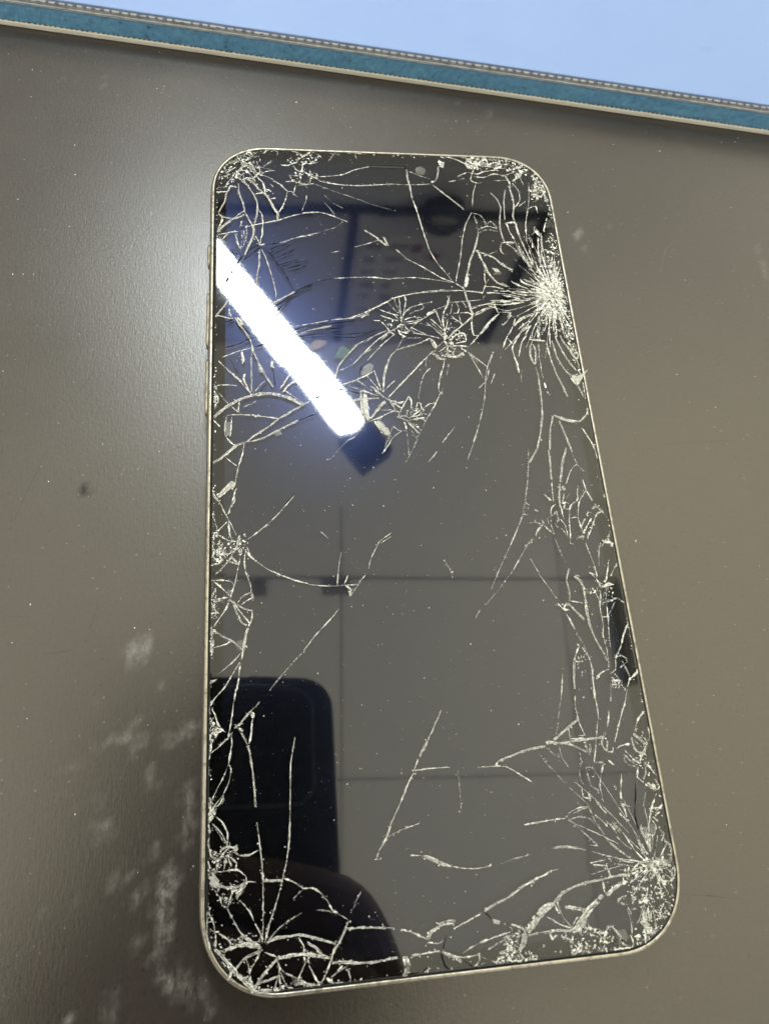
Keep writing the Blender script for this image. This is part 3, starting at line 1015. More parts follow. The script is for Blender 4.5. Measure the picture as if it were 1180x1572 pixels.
w23 1628,3630 1755,3685 1912,3782 2115,3838
w16 3687,-5743 3595,-5889 3489,-6107
w19 2765,6983 2687,6697 2631,6139
w22 -3596,-6122 -3516,-6032 -3435,-5966
d32 2508,-7793 2705,-7778
w15 -3615,2633 -3358,2744 -3066,2837
w15 2843,-7391 2863,-7550 2843,-7732
w18 3673,-6454 3749,-6522 3760,-6616 3720,-6732
d16 -2760,3723 -2598,3788 -2415,3916 -2230,4067
w20 -3570,-6003 -3476,-5950 -3327,-5999
w20 3372,-97 3406,-317 3493,-537
w29 2958,7229 3186,7431 3141,7674
w17 2389,2931 2346,2813 2369,2656 2407,2423 2412,2269
w13 3208,-1371 3282,-1694 3322,-2011
w17 1156,-7566 1321,-7548 1511,-7544
w23 -3454,7464 -3352,7574 -3270,7710 -3146,7689 -3064,7640
w19 -3051,-7017 -2986,-7137 -2948,-7232
w26 1943,4348 2147,4351 2362,4290
w11 -3220,-3006 -3397,-3192 -3638,-3372
w11 2672,-6357 2797,-6459 2951,-6592 3092,-6694
w14 1144,-5146 1330,-5262 1540,-5404
w20 -2407,-7260 -2331,-7381 -2334,-7471
w19 -3760,-4243 -3697,-4250 -3604,-4256 -3497,-4288
w15 -3718,-7024 -3639,-7099 -3637,-7279
w16 -1951,-7821 -1815,-7745 -1679,-7691
w15 3239,-7355 3272,-7531 3273,-7687
w15 3236,-3158 3260,-3364 3236,-3651
w30 2468,-2464 2574,-2590 2669,-2595
w12 848,-6556 1077,-6505 1360,-6469
w17 2596,-2651 2686,-2864 2750,-3045
w18 -3168,-1279 -3192,-1471 -3170,-1662
w16 2966,-877 2945,-1052 2933,-1225 2901,-1361 2968,-1381
w25 1881,-4900 1983,-4999 2077,-5058
w27 1926,6209 1975,5984 1962,5714
w20 -3757,-5608 -3656,-5475 -3644,-5405
w23 2168,3667 1964,3503 1794,3301
w14 2098,-6025 2249,-5987 2444,-6027 2514,-6119
w14 -2421,5384 -2308,5409 -2174,5492 -1965,5555 -1717,5607
w14 3130,-5393 3055,-5695 3045,-5821
w19 2951,7181 3077,6947 3056,6663 2914,6494
w20 3122,2972 3127,2773 3150,2576 3179,2420
w20 -3760,-2125 -3627,-2109 -3468,-2093
w15 -2693,-7637 -2577,-7715 -2423,-7785
w20 1576,3603 1545,3441 1538,3281 1558,3149 1665,3149
w17 556,-7551 719,-7522 884,-7493
d16 -2654,3620 -2491,3726 -2362,3874 -2213,4046
w15 -2397,-7799 -2243,-7880 -2113,-7890
w16 -3749,-4322 -3734,-4449 -3746,-4573 -3760,-4644
w16 -3287,-6088 -3138,-6100 -2988,-6040
w14 1076,3943 1404,3967 1810,4013
w21 -2911,-7404 -2781,-7461 -2703,-7491
w20 81,3619 237,3794 385,3863 530,3892
w9 2172,-382 2112,-680 1997,-906 1785,-1254
w14 -2961,-1490 -2773,-1632 -2541,-1745
d22 -3183,4942 -3054,5033 -2925,5170 -2841,5261
w16 -3310,-4224 -3243,-4331 -3190,-4436 -3137,-4527
w18 3610,-1707 3529,-1957 3461,-2141
d18 -3031,3120 -3194,3310 -3359,3501
w24 3231,-3680 3063,-3741 2967,-3835
w30 18,2846 159,2885 326,2937
w15 3014,5696 3141,5253 3203,4903
w14 -3067,-4112 -3082,-4240 -3096,-4366 -3124,-4491
w27 3464,-698 3546,-647 3637,-739 3696,-812
w20 62,1759 -35,1605 -112,1479 -181,1346
w17 2004,4838 1967,4538 1970,4411 1864,4159
w22 1011,3016 1166,3147 1315,3201 1392,3148
w16 -357,2439 -416,2215 -439,2011 -459,1846
w16 593,-7880 682,-7803 688,-7890
w11 1169,-7564 1466,-7570 1687,-7546
w18 3437,5797 3401,5436 3326,5080
w12 100,7047 518,7040 1020,7083
w21 3448,-5312 3401,-5464 3488,-5548
w11 2177,-6102 2373,-6289 2517,-6446
w21 2238,-4172 2199,-4320 2156,-4453
w26 -579,1920 -552,1829 -458,1755 -380,1681
w13 -1153,1997 -895,1885 -570,1773
w20 2690,3130 2579,2991 2517,2813 2455,2636
w23 3593,-6232 3663,-6330 3676,-6439
w26 -2863,7097 -2772,6997 -2723,6819 -2714,6692
w15 2750,-3045 2839,-3254 2896,-3460
w13 1514,-7354 1689,-7460 1866,-7543
w25 -374,3457 -289,3352 -206,3221 -141,3170
w15 -53,998 -48,857 -46,683 -49,460
w26 -560,1253 -472,1110 -399,986
w29 -378,1699 -317,1626 -260,1499 -248,1445
w17 2518,-5245 2534,-5401 2550,-5556
w21 3578,-5269 3560,-5424 3494,-5523
w24 1997,5849 2200,5945 2423,5883
w31 1321,3682 1491,3697 1603,3630
w17 1181,-7560 1294,-7557 1491,-7549
w16 3439,-6933 3502,-7057 3575,-7210
w15 -3356,-151 -3392,-304 -3475,-579
w28 3346,-2229 3520,-2175 3618,-2179
w21 3600,-5855 3533,-5992 3483,-6098
w21 -709,1976 -613,1920 -520,1810 -427,1718
w13 -766,2732 -522,2987 -275,3221
w24 340,2075 303,1927 238,1707
w14 233,3197 555,3146 852,3068
d16 -1353,1962 -1054,1996 -857,1958
w35 1588,4617 1515,4300
w18 3262,-5035 3385,-5176 3488,-5262
w12 -3760,-6790 -3667,-6960 -3639,-7099
w28 1245,7592 1196,7303 1102,7133
w15 -2638,2969 -2642,2743 -2641,2409
w13 -2706,-7658 -2696,-7813 -2686,-7890
w18 3618,-6618 3577,-6720 3656,-6772 3738,-6734
w15 2923,5604 3051,5163 3126,4902
w16 -3721,-1804 -3583,-1926 -3446,-2060
d16 -1868,2221 -1641,2147 -1415,2035
d16 -1404,1926 -1159,1887 -932,1813
w24 3581,-5256 3656,-5327 3724,-5436
w19 722,1800 614,1630 535,1509 468,1401
w19 2089,7580 1970,7238 2116,7149 2238,7177
w12 -3682,-5626 -3545,-5785 -3476,-5926
w18 832,-5116 1004,-5118 1144,-5146
w54 3107,-7643 3164,-7705
w21 2641,6042 2849,6071 2879,5867 2891,5754
w22 3058,-6945 3126,-6876 3200,-6868 3268,-6888
w16 -3170,-1662 -3090,-1878 -3079,-2019
w24 119,3513 289,3580 477,3568
w21 1859,6299 2047,6259 2146,6125 2167,5989
w17 1599,3793 1853,3891 2131,3962
w24 -345,1699 -301,1626 -222,1571 -112,1479
w20 693,1799 606,1616 485,1418
w18 3690,-6865 3696,-7000 3634,-7113
w13 -2601,-6459 -2466,-6519 -2306,-6628
w24 3373,-4937 3218,-4953 3118,-4999
w25 3363,-3486 3525,-3466 3608,-3529
w16 2542,-863 2779,-712 2999,-683
w30 939,3226 951,3120 917,3016 955,2937
w19 -1319,-2139 -1223,-2025 -1125,-1881
w16 -3474,-704 -3450,-952 -3402,-1076
w14 3559,1006 3681,743 3760,482
w26 2751,3051 2930,3031 3092,3011
w18 -2233,6747 -2268,6555 -2344,6349 -2419,6196
w17 -3760,6679 -3632,6696 -3532,6713 -3463,6855 -3331,6822
w22 1044,2886 1233,2899 1419,2873
w18 -3179,-1255 -3092,-1379 -2961,-1490
w20 3054,-7309 3167,-7276 3291,-7200
d19 -3183,5019 -3053,5189 -2923,5304 -2849,5317
w18 -3233,5680 -3213,5512 -3233,5319 -3243,5129
w14 2836,-5216 2753,-5417 2704,-5567
w12 -3706,-5612 -3602,-5759 -3513,-5905
w21 3492,-6099 3454,-6190 3416,-6326
w20 3455,-946 3376,-1084 3267,-1289
w12 -3546,-5612 -3463,-5767 -3463,-5927
w12 -1420,-6742 -1511,-6877 -1587,-7012
w15 2433,-7588 2512,-7566 2591,-7633 2646,-7728
w18 2856,5440 2984,5133 3089,4939
w15 -2399,1898 -2209,1753 -2036,1608
w21 -386,3616 -182,3537 -23,3485
d15 -2159,1240 -1932,1342 -1737,1410
d19 -2137,4164 -1950,4285 -1763,4375
w18 -3760,-2171 -3693,-2289 -3669,-2448
w25 1123,3626 1207,3520 1297,3467 1336,3387
d14 -2415,4780 -2172,4873 -1854,4946
w13 125,3691 497,3897 752,3940
w14 3758,-4419 3607,-4547 3507,-4731
w22 138,3460 328,3487 498,3542
w20 2136,3707 2430,3710 2340,3586
w19 -3641,-4530 -3733,-4586 -3760,-4680
w11 -1217,825 -1386,657 -1554,457 -1650,425
w49 2374,-7180 2466,-7142
w18 -1331,2404 -1372,2256 -1428,2109 -1401,1999
w15 -3679,2559 -3582,2449 -3358,2230
w27 -40,3274 -2,3170 87,3118 15,3092
w17 -444,3788 -241,3683 -12,3618
w21 3529,2129 3581,2013 3632,1994 3687,2205
w21 1986,5759 2189,5854 2414,5815
d14 80,-7788 225,-7888 295,-7890
w22 1023,2911 1193,2964 1375,3003
w23 3562,-5947 3665,-5987 3756,-5915
w21 1805,-7826 1914,-7822 1981,-7754
w16 -3700,-1687 -3586,-1574 -3471,-1460
w24 -1852,-7403 -1898,-7535
w20 3411,-891 3317,-1012 3180,-1182
w22 -2361,7485 -2215,7478 -2088,7537 -1982,7582
w16 -437,-7512 -258,-7540 -202,-7502
w28 -561,1006 -485,926 -420,925 -376,968
w18 -3702,5571 -3586,5598 -3449,5638 -3292,5654
w17 3508,-3552 3548,-3669 3607,-3844
w20 2933,2932 2927,2773 2897,2636 2912,2499
w16 3237,-5086 3320,-5198 3453,-5286
w12 -1681,-7736 -1649,-7872 -1656,-7890
w15 1602,-7407 1701,-7476 1855,-7535
w22 -1981,7635 -1851,7748 -1741,7861 -1654,7890
w18 3130,-544 3023,-648 2966,-877
w18 2427,4265 2602,4183 2876,4144
d14 -2361,4715 -2081,4808 -1837,4902
w14 -3708,-2935 -3554,-2900 -3398,-2842
w10 -3274,-6696 -3142,-6847 -3064,-6993
w21 2573,-4855 2584,-4962 2624,-5070
w19 -3064,3044 -3017,2856 -3034,2669
w26 1610,-7178 1761,-7100
w10 -2077,-1922 -1843,-1962 -1578,-1980
w26 3558,-1351 3696,-1374 3760,-1412
w17 -967,2125 -825,1996 -666,1866
d14 -2486,4911 -2260,5072 -2048,5302
w23 -3229,7553 -3126,7505 -3024,7483 -2942,7355
w18 -3760,-5369 -3733,-5446 -3656,-5522
w20 3327,-2505 3461,-2481 3634,-2427
w15 3358,5659 3283,5300 3293,4992
w15 484,-7697 737,-7590
w22 2267,3898 2473,3921 2642,3943
w8 -3730,-5703 -3760,-5905 -3712,-6116
w19 1692,-7638 1792,-7692 1873,-7744
w14 -3325,-92 -3370,-187 -3355,-315 -3429,-455
w25 2803,2028 2805,1924 2800,1717
w21 569,-7857 665,-7890 698,-7890
w28 617,3067 682,3015 719,2911 734,2834
w28 3061,-7696 3068,-7823
w12 2617,-1252 2706,-1608 2766,-1736
w15 -3024,1832 -2879,2010 -2748,2154
w16 3226,-5138 3250,-5245 3418,-5310
w17 763,-7592 857,-7689 784,-7638
w14 -3184,-7456 -3146,-7571 -3134,-7660
w14 -752,2961 -534,3142 -297,3247
w24 3634,-757 3534,-807 3482,-894 3451,-963
w18 -1299,7625 -1137,7870 -1094,7890 -1025,7827
w23 -3079,-1949 -3046,-2159
w19 2299,4137 2516,4098 2694,4048
w14 -829,5317 -534,5410 -310,5502
w30 -3219,2744 -3197,2521
w21 3412,-6341 3508,-6364 3568,-6261
w12 -2840,-7036 -2854,-7127 -2909,-7281
w23 1276,3926 1312,3817 1273,3682 1177,3681
w18 -3732,3591 -3627,3571 -3504,3531 -3398,3521
w18 3456,-6770 3512,-6850 3657,-6847
w19 3683,-5692 3760,-5646 3707,-5513
w15 -3419,1345 -3434,1104 -3449,934
w15 -3706,2016 -3548,2033 -3326,2013
w17 2533,-5246 2660,-5281 2636,-5408
w23 -1803,7271 -1681,7197 -1517,7086
w23 2817,3494 2676,3412 2528,3270
w17 3388,-3516 3355,-3687 3246,-3766
w16 3760,-4694 3758,-4856 3644,-4955
w23 2450,-1000 2524,-1089 2615,-1179
w10 -977,-1691 -919,-1496 -745,-1193
w24 -209,1310 -42,1317 36,1262
w19 -3749,3550 -3663,3695 -3558,3842
w18 3551,-1342 3656,-1303 3758,-1150 3760,-1169
w18 2828,-6109 2885,-6191 2978,-6275
w17 656,3463 805,3304 930,3147
d14 -2134,2113 -1943,1966 -1818,1821
w22 2677,6049 2872,6055 2878,5828
w16 -3059,-2342 -3071,-2501 -3129,-2611
w17 550,7419 735,7331 995,7223
w13 3505,-1382 3442,-1541 3389,-1825
w14 -3726,-6421 -3645,-6546 -3591,-6621
w17 530,3892 532,3783 325,3714 225,3647
w20 1507,4237 1870,4200
w15 2763,5594 2879,5329 2997,5090
w13 3319,238 3174,116 3023,-170
w14 349,-7728 336,-7834 248,-7890
w18 -3760,-1352 -3727,-1306 -3752,-1112
d21 -2989,4069 -3017,3910 -2981,3858 -2982,3742
w14 -3760,-568 -3710,-721 -3661,-895
w21 -3404,-7590 -3429,-7675 -3467,-7693
w20 1693,3175 1554,3017 1420,2886
w15 2396,-5262 2394,-5442 2439,-5522
w21 2162,5944 2295,6084 2426,5906
w15 2586,-5761 2678,-5894 2751,-5974
w17 2386,-5569 2393,-5696 2504,-5730
d15 -143,-7442 -180,-7547 -215,-7630
w9 2190,-1900 2353,-2185 2478,-2404
w34 600,3623 703,3704 779,3759
w18 2605,-6708 2615,-6804 2653,-6902
w18 2638,6048 2717,5778 2788,5600
w25 1926,2755 1858,2600 1818,2471
d16 -2584,3558 -2438,3684 -2308,3875
w23 1093,4108 1116,3985 1022,3780
w22 -359,-4922 -440,-5078
w22 -1878,7546 -1710,7554 -1539,7588
w21 89,3566 101,3433 127,3328 191,3249
w14 -3637,-970 -3473,-1074 -3332,-1103
w9 2043,-785 1881,-1093 1727,-1356
w28 3215,5746 3346,5840 3423,5706
w16 -3578,-6622 -3538,-6742 -3472,-6771
w12 1312,-6032 1658,-5999
w11 978,-6523 1205,-6483 1347,-6471
w22 3387,-7412 3426,-7559
w14 -3145,-1207 -3075,-1380 -2971,-1492
w19 2617,-1162 2581,-952 2610,-883
w16 2566,-7890 2683,-7888 2783,-7890
w12 2102,-4902 2121,-5061 2211,-5223
w21 134,3407 300,3434 446,3488
w15 3174,-1926 3284,-2040 3352,-2199
w26 -669,1219 -619,1113 -560,1024
w20 1176,3016 1309,3148 1377,3122 1376,3016
w11 -763,-5951 -417,-5871
w15 2798,5439 2927,5132 3038,4981
w17 3057,3496 2995,3212 2988,3051
w15 1920,6485 1984,6860 2071,7099
w19 -3723,5715 -3666,5838 -3627,5986 -3668,6083
w12 1437,2627 1530,2421 1636,2141
w22 2695,-7248 2776,-7284 2860,-7306
w23 3628,1975 3677,1841 3715,1698
w25 -42,3248 116,3196 191,3249
w13 -610,2337 -576,2216 -523,2012 -490,1883
w16 -3760,-4269 -3683,-4289 -3564,-4271
w16 3417,-6616 3505,-6714 3606,-6753
w15 -3418,-4141 -3444,-4279 -3470,-4366
w19 -3760,-113 -3739,-243 -3667,-321
d14 -2594,5065 -2387,5204 -2197,5344
w29 -2789,-7890 -2685,-7890
w17 3040,-5846 3078,-5950 3087,-6051
w16 -3133,5805 -3115,5611 -3135,5417 -3096,5370
w17 3259,-222 3212,-384 3221,-439 3166,-545
w23 2976,3333 2958,3151 2927,3011
w9 2359,-3720 2255,-4159
d21 1025,-7814 1115,-7890
w22 2411,4969 2509,4863 2624,4735
w14 3582,976 3660,781 3756,588
w21 3592,-6040 3760,-5927
w20 2505,-6936 2502,-7099
d14 -2451,4824 -2264,4894 -2021,4965
w24 3607,-3844 3511,-4008
w21 2141,-7471 2171,-7609
w20 3601,-3872 3749,-3767 3760,-3712
w21 61,1750 102,1640 71,1477
w13 -3079,-2019 -3217,-2082 -3309,-2193
w25 922,-7681 981,-7712 1023,-7756
w18 3590,-2487 3415,-2721
d17 -2326,2224 -2192,2352 -2059,2407
w13 -317,1090 -404,916 -502,692
w21 -314,1662 -169,1606 -68,1614
w14 582,3436 755,3278 907,3147
w12 430,-1590 516,-1758 558,-1852 543,-1933
d16 -3520,5201 -3383,5182 -3292,5139 -3219,5030
w14 2545,-5983 2670,-6092 2728,-6171
w16 1537,7890 1720,7807 1944,7695
w28 1176,3898 1135,3735 1102,3653
w26 2962,-5028 3033,-5046 3064,-4969
d14 -2307,4661 -2084,4720 -1896,4812
w17 181,3970 144,3807 107,3646 77,3566
w14 -3435,-6088 -3327,-6193 -3341,-6252
w23 2241,3705 2352,3716 2433,3635 2464,3594
w15 2442,-5005 2468,-5111 2416,-5238
w17 1529,4232 1674,4220 1889,4181
w13 -368,914 -481,708 -559,538
w14 1622,3663 1855,3787 2048,3871
w18 3452,-7200 3483,-7304 3546,-7339
w16 -3370,5604 -3311,5413 -3272,5199
w19 2620,-7890 2796,-7876
w14 -1928,-7889 -1748,-7890
w21 -3760,-3499 -3719,-3484 -3652,-3448
w25 -3760,-3871 -3760,-4000
w14 -232,3965 -94,3778 34,3619
w33 3265,-7401 3340,-7465
w35 2278,3981 2463,3983
w13 921,1069 644,735
d13 -582,-7890 -416,-7825
w17 1989,-7397 1898,-7494 1873,-7536
w17 2292,-7650 2369,-7732 2376,-7792
w18 3492,-6099 3563,-6198 3568,-6261
d14 -2522,4977 -2296,5116 -2145,5209
w21 3440,5723 3399,5520 3381,5341
w21 -226,1302 -113,1264 -2,1209
w13 2558,-7615 2631,-7712 2707,-7793
w15 -3483,-4390 -3563,-4460 -3641,-4530
w18 2667,6020 2698,5817 2766,5616
d14 -2647,5198 -2478,5292 -2253,5365
w14 2453,-5851 2502,-5980 2527,-6081
w12 3252,451 3332,196 3434,68
w19 551,2374 424,2249 355,2124
w19 -3760,-4065 -3752,-4144 -3684,-4200
w13 -3198,2265 -3166,2084 -3072,1868
w11 2141,-5941 2325,-5881 2473,-5868
w20 -2069,7471 -2030,7367 -1927,7319 -1823,7323
w14 2724,-6085 2814,-6185 2868,-6281
w25 -2004,-7815 -1928,-7889
w26 -3676,-6164 -3596,-6098
w18 -263,3696 -83,3618 -21,3512
w22 -3167,-6458 -3033,-6470
w17 -3270,7289 -3086,7297 -2923,7251
w11 1453,-1808 1331,-2018 1249,-2166
w11 2781,-6631 2930,-6696 3086,-6724
w14 -3274,-6626 -3220,-6536 -3180,-6469
w16 -3183,5682 -3164,5489 -3185,5273
w16 -3331,5605 -3331,5389 -3253,5224
w11 2859,-6327 2978,-6458 3072,-6527
w17 2581,-7870 2699,-7837 2768,-7859
w16 16,1227 202,1260 338,1276
w20 3760,2031 3760,1878 3760,1726
w32 -3478,3738 -3469,3634 -3434,3573
w18 3003,-6866 3071,-6797 3154,-6744
w21 3666,-1251 3696,-1374 3733,-1461
w20 1046,3572 1002,3385 953,3252
w12 -3760,-5886 -3703,-6089
w18 3332,5653 3320,5451 3286,5228
w19 -2120,7890 -2037,7874 -1933,7825 -1852,7721
w13 2786,-889 2857,-996 2889,-1223
w11 2747,-6710 2902,-6746 3056,-6781
w33 2816,-6997 2924,-6992
w19 1713,-7641 1867,-7699
d14 -2649,5108 -2480,5236 -2291,5330
w13 -760,2217 -653,2068 -531,1901
w26 3051,-7751 3047,-7855
w70 1313,7764 1293,7642
w18 326,2937 496,3015 617,3067
w25 1000,-7806 1067,-7890
w17 188,1476 216,1602 282,1583 289,1474
w17 -3278,1728 -3294,1447
w18 3335,-2291 3289,-2533
w19 2662,-4861 2629,-5044
w23 3570,-5938 3726,-5975
w17 -964,-6004 -1049,-6147
w13 2816,-7714 2847,-7836 2796,-7890
w21 74,1315 209,1331 297,1384
w15 -3673,1873 -3577,1731 -3483,1624
w14 -3760,-143 -3713,-241 -3623,-371
w18 2480,5487 2599,5523 2728,5481 2798,5572
w13 2333,-6671 2594,-6645
d13 -2615,2409 -2590,2008
w15 3760,-1777 3582,-2022
w21 953,2911 1042,2873 1147,2756
w24 2766,4545 2829,4461 2948,4377
w20 2433,3635 2322,3491 2217,3390
w18 2418,-981 2317,-1065 2246,-1183
w16 1997,-7578 2195,-7551
w21 18,1050 76,960 133,854
w15 -1104,-6205 -1152,-6317 -1087,-6334
w16 -831,1886 -671,1802 -556,1774
w14 663,3543 792,3410 918,3252
w19 1525,-7538 1688,-7540
w10 -2127,-6927 -1993,-6947 -1859,-6987
w12 2737,-122 2700,-527
w14 3212,-3968 3164,-4216
w15 -3200,1551 -3042,1619 -2946,1689
w42 627,-7314 690,-7342
d16 -3238,4809 -3184,4635 -3220,4461
w16 786,-7813 847,-7890
w12 -3544,-5233 -3633,-5322 -3684,-5389
w14 -3539,533 -3417,415 -3325,347
w18 -3165,2265 -3198,2156 -3135,2012
w18 2185,-1241 2094,-1332 1988,-1404
w18 3475,-4890 3598,-5032
w17 2555,-5531 2657,-5615 2662,-5666
w14 216,3276 371,3184 556,3159
w15 3107,6033 3083,5804 3066,5556
w18 2698,-7234 2796,-7185 2868,-7177
w19 2315,-4611 2316,-4785
w15 2875,5844 2937,5598 2988,5421
w15 2553,4499 2704,4374 2885,4334
w27 1141,-7890 1248,-7890
w17 -2831,7190 -2698,7156 -2535,7072
w19 -2180,7203 -2056,7195 -1952,7186 -1934,7108
w14 35,4063 44,3887 48,3645
w15 2316,-4785 2555,-4788
d16 -2738,5331 -2589,5357 -2439,5383
d13 -3455,2596 -3294,2266
w14 -75,4021 -19,3832 48,3645
w28 2875,-7749 2983,-7731
w25 893,-7428 920,-7519
w23 3719,2282 3760,2146 3710,2127
w16 3146,-865 3160,-989 3189,-1130
w29 -2283,-7543 -2259,-7612
w17 904,-7540 740,-7568
w19 3586,-5084 3494,-5236
w29 -917,1850 -865,1886 -785,1840
w19 3247,6482 3413,6534 3444,6348
w10 -3587,-7104 -3457,-7184 -3405,-7256
w12 3102,-4377 3020,-4644
w13 -1524,2554 -1858,2518
w14 800,3732 853,3544 893,3358
w18 3760,-6827 3747,-6974
w14 106,3079 269,3079 455,3080
w21 -248,1662 -167,1625 -49,1641
w11 2092,-5923 2217,-5870 2367,-5845
w20 1152,4117 1089,3979 1080,3897 1051,3842
w13 -3550,2413 -3326,2157
w19 3640,6215 3503,5844
w18 919,3042 839,3173 753,3251
w28 -59,3327 17,3406 85,3380
w15 2609,4463 2782,4359 2923,4298
w11 1490,-7347 1595,-7410 1698,-7481
d13 -908,2216 -863,2402 -722,2496
w20 88,1477 150,1422 203,1457 176,1530
w11 -945,1064 -1084,892 -1217,825
w14 -1814,6660 -1829,6519 -1896,6339 -1920,6237
w13 -3046,-2113 -3172,-2176 -3241,-2230
w12 -1818,-6991 -1647,-7100
w18 2487,5504 2682,5531 2795,5511
w13 1628,-7160 1711,-7326
w24 2996,4828 3101,4765 3122,4658
w15 -3228,2781 -3213,2485
w19 2521,7236 2843,7263
w15 3460,-2234 3413,-2478
w16 779,3759 953,3828 1080,3897
w20 -3760,-5617 -3735,-5721
w26 -86,1193 -60,1104 -50,1033
d13 -1870,2185 -1796,2406 -1824,2517
w13 -599,2326 -521,1992
w22 2898,7083 2878,7226 2817,7368
w19 -787,1667 -772,1523 -744,1451
w15 2613,-6758 2655,-6910
w18 2818,-589 2850,-714 2836,-802
w15 1974,-7864 2123,-7890
w20 2090,3912 2168,3667
w17 -3760,-4319 -3723,-4299 -3644,-4279
w16 59,3066 -19,2962 -100,2808
w20 2906,3353 2848,3211 2811,3091
w9 -3683,-5402 -3580,-5339 -3530,-5224
w28 2898,-7767 2996,-7746
w25 2378,7890 2467,7742
w23 1309,4423 1478,4300
w23 3097,-1248 3206,-1235 3161,-1285
w14 2795,2383 2816,2171 2822,2038
w18 3009,-5842 3051,-5908 3129,-5890
w14 -1423,6465 -1319,6334 -1218,6159
d12 -2264,-218 -2453,-438
w31 3304,5856 3397,5700
w11 2726,-5797 2710,-5568
w12 -3340,-6596 -3247,-6557 -3220,-6489
w18 -830,7890 -679,7890 -650,7749
w21 -2988,4186 -3006,4122 -2934,4122 -2970,4186
w13 2086,-1630 2156,-1806 2192,-1885
w14 -2831,7203 -2675,7293 -2510,7321
w37 1025,7130 1167,7206
w17 1399,2704 1525,2575 1563,2498
w12 3500,-5703 3409,-5925
w26 2960,-4721 2910,-4825
w15 739,-7611 796,-7669 873,-7689
w22 2988,-6850 3035,-6883 3094,-6859
w22 2999,-7057 3052,-7149
w13 13,1191 153,1083 246,1010
w40 2955,-209 2942,-311
w19 -2002,6924 -1876,6954 -1776,6867
w16 2837,-6130 2962,-6239
w17 3454,-3664 3633,-3559
w16 506,2628 468,2476 479,2349
w21 -863,2180 -725,2254 -690,2272
w21 1506,-7577 1545,-7669
w14 244,3328 510,3172
w15 3242,-7557 3269,-7696
w13 -5,1174 85,1066 174,941
w13 28,1173 147,1012 207,941
d13 -2973,3732 -3151,3637 -3240,3584
w16 119,1261 252,1259 348,1204
w11 639,-5115 891,-5119
w17 -3695,-2152 -3582,-2134 -3559,-2181
w28 -2638,2557 -2641,2409
w19 -308,1099 -216,1018 -151,999
w14 -3380,-6663 -3459,-6772
w22 636,3015 651,2937 711,2834
w10 -2306,-6628 -2472,-6744
w18 -2771,5625 -2820,5487 -2830,5351
w18 2465,5481 2422,5303 2484,5195
w21 -794,2704 -633,2818
w27 1015,-5034 948,-5107
w19 -404,3039 -231,3195
w15 2001,-7845 2111,-7890
w17 -3760,-3512 -3659,-3456
w17 -3671,-4226 -3591,-4231 -3537,-4267
w13 3471,-6951 3566,-7092
w15 2343,5279 2023,5141
w13 -2942,-3847 -3011,-3921 -3080,-3969
w13 -197,2102 -359,1955 -415,1882
w18 -658,1254 -557,1288 -471,1341
w20 3379,-2231 3529,-2129
w16 917,3016 711,2834
w20 2547,-384 2669,-513
d12 1016,-7794 1131,-7890
w15 2726,-2446 2944,-2487
w14 -606,-6317 -432,-6331
w26 -3067,-4009 -3060,-4100
w25 46,3619 43,3433
w16 -3422,-6016 -3300,-6075
w22 2848,-7363 2883,-7452
w23 2464,3594 2559,3615 2645,3575
w15 2833,-6154 2924,-6285
w13 308,5020 74,5273
w11 2265,-5762 2338,-5842 2453,-5851
w18 2900,-7368 3004,-7377 3016,-7407
w12 2147,-4506 2112,-4611 2059,-4714
w19 -1877,7586 -1882,7426 -1907,7293
w16 2729,-586 2646,-655 2609,-777
w20 -1634,-7113 -1679,-7190
w17 2838,3393 2747,3271 2693,3150
w13 -944,-6019 -778,-5961
w25 -792,3557 -649,3637
w23 3590,-6075 3695,-6021
w18 2633,4267 2867,4207
w25 3321,5930 3411,5751
w17 -2756,7415 -2630,7527 -2546,7583
w12 -3498,-728 -3661,-895
w15 810,-7565 874,-7676
w14 -525,-7890 -416,-7825
w22 3299,5947 3255,5786 3186,5717
w15 3075,5356 3106,5180 3121,5027
w21 2267,-933 2419,-973
w17 -513,1448 -314,1455
w13 501,560 332,348
w15 2177,-1236 2024,-1391
w13 506,550 329,347
w38 -2858,2391 -2843,2300
w18 3005,-7204 2932,-7298
w15 972,-7553 971,-7672
w13 2775,-1063 2901,-1258
w18 2292,-1128 2412,-985
d16 -3475,5157 -3365,5093 -3274,5073
w20 -3146,7822 -3063,7853 -3022,7721
w21 3506,2206 3616,2215 3690,2224
w17 1735,-6405 1876,-6405
w14 1003,-2514 892,-2671
w13 807,948 635,740
w16 950,2449 880,2221
w18 71,1477 -18,1406 -8,1334
d14 495,-7190 590,-7288
w18 3286,-887 3187,-1042
w16 2948,-372 2874,-572
w16 2738,-746 2748,-905 2710,-921
w18 -1250,7865 -1025,7827
w15 3213,-3934 3393,-3973
w11 -1429,-1972 -1190,-1968
w10 2378,-6701 2600,-6731
w12 3338,-3772 3429,-3947
w15 3255,-3880 3440,-3891
w12 -3489,-6119 -3515,-6249
w15 -3390,-4296 -3444,-4343 -3470,-4391
w18 3550,-6088 3624,-6172
w14 -3760,-6129 -3728,-6231
w16 2975,-877 3112,-855 3161,-883
w15 2702,-7233 2799,-7311
w14 441,3435 577,3383 669,3357
w13 3460,-7404 3543,-7512
w22 3614,5346 3718,5393 3760,5484
d16 -3610,4933 -3510,4991 -3438,5047
w17 950,2885 848,2808 773,2756
w10 -745,-1193 -518,-1044
w20 2851,-6912 2851,-7000
w13 -3045,3617 -3047,3353
w18 -2948,6645 -2846,6687 -2765,6702
w13 -3220,-3006 -3243,-3157
w18 2847,4552 2973,4383
w14 2982,-5992 3078,-6100
w22 3679,3113 3760,3154 3760,3113
w16 -3643,5429 -3566,5527 -3507,5600
w20 2874,-572 2948,-557 3015,-586
w13 -1069,2080 -966,2135 -863,2189
w14 -1240,6471 -1027,6343
w31 925,-7890 974,-7890
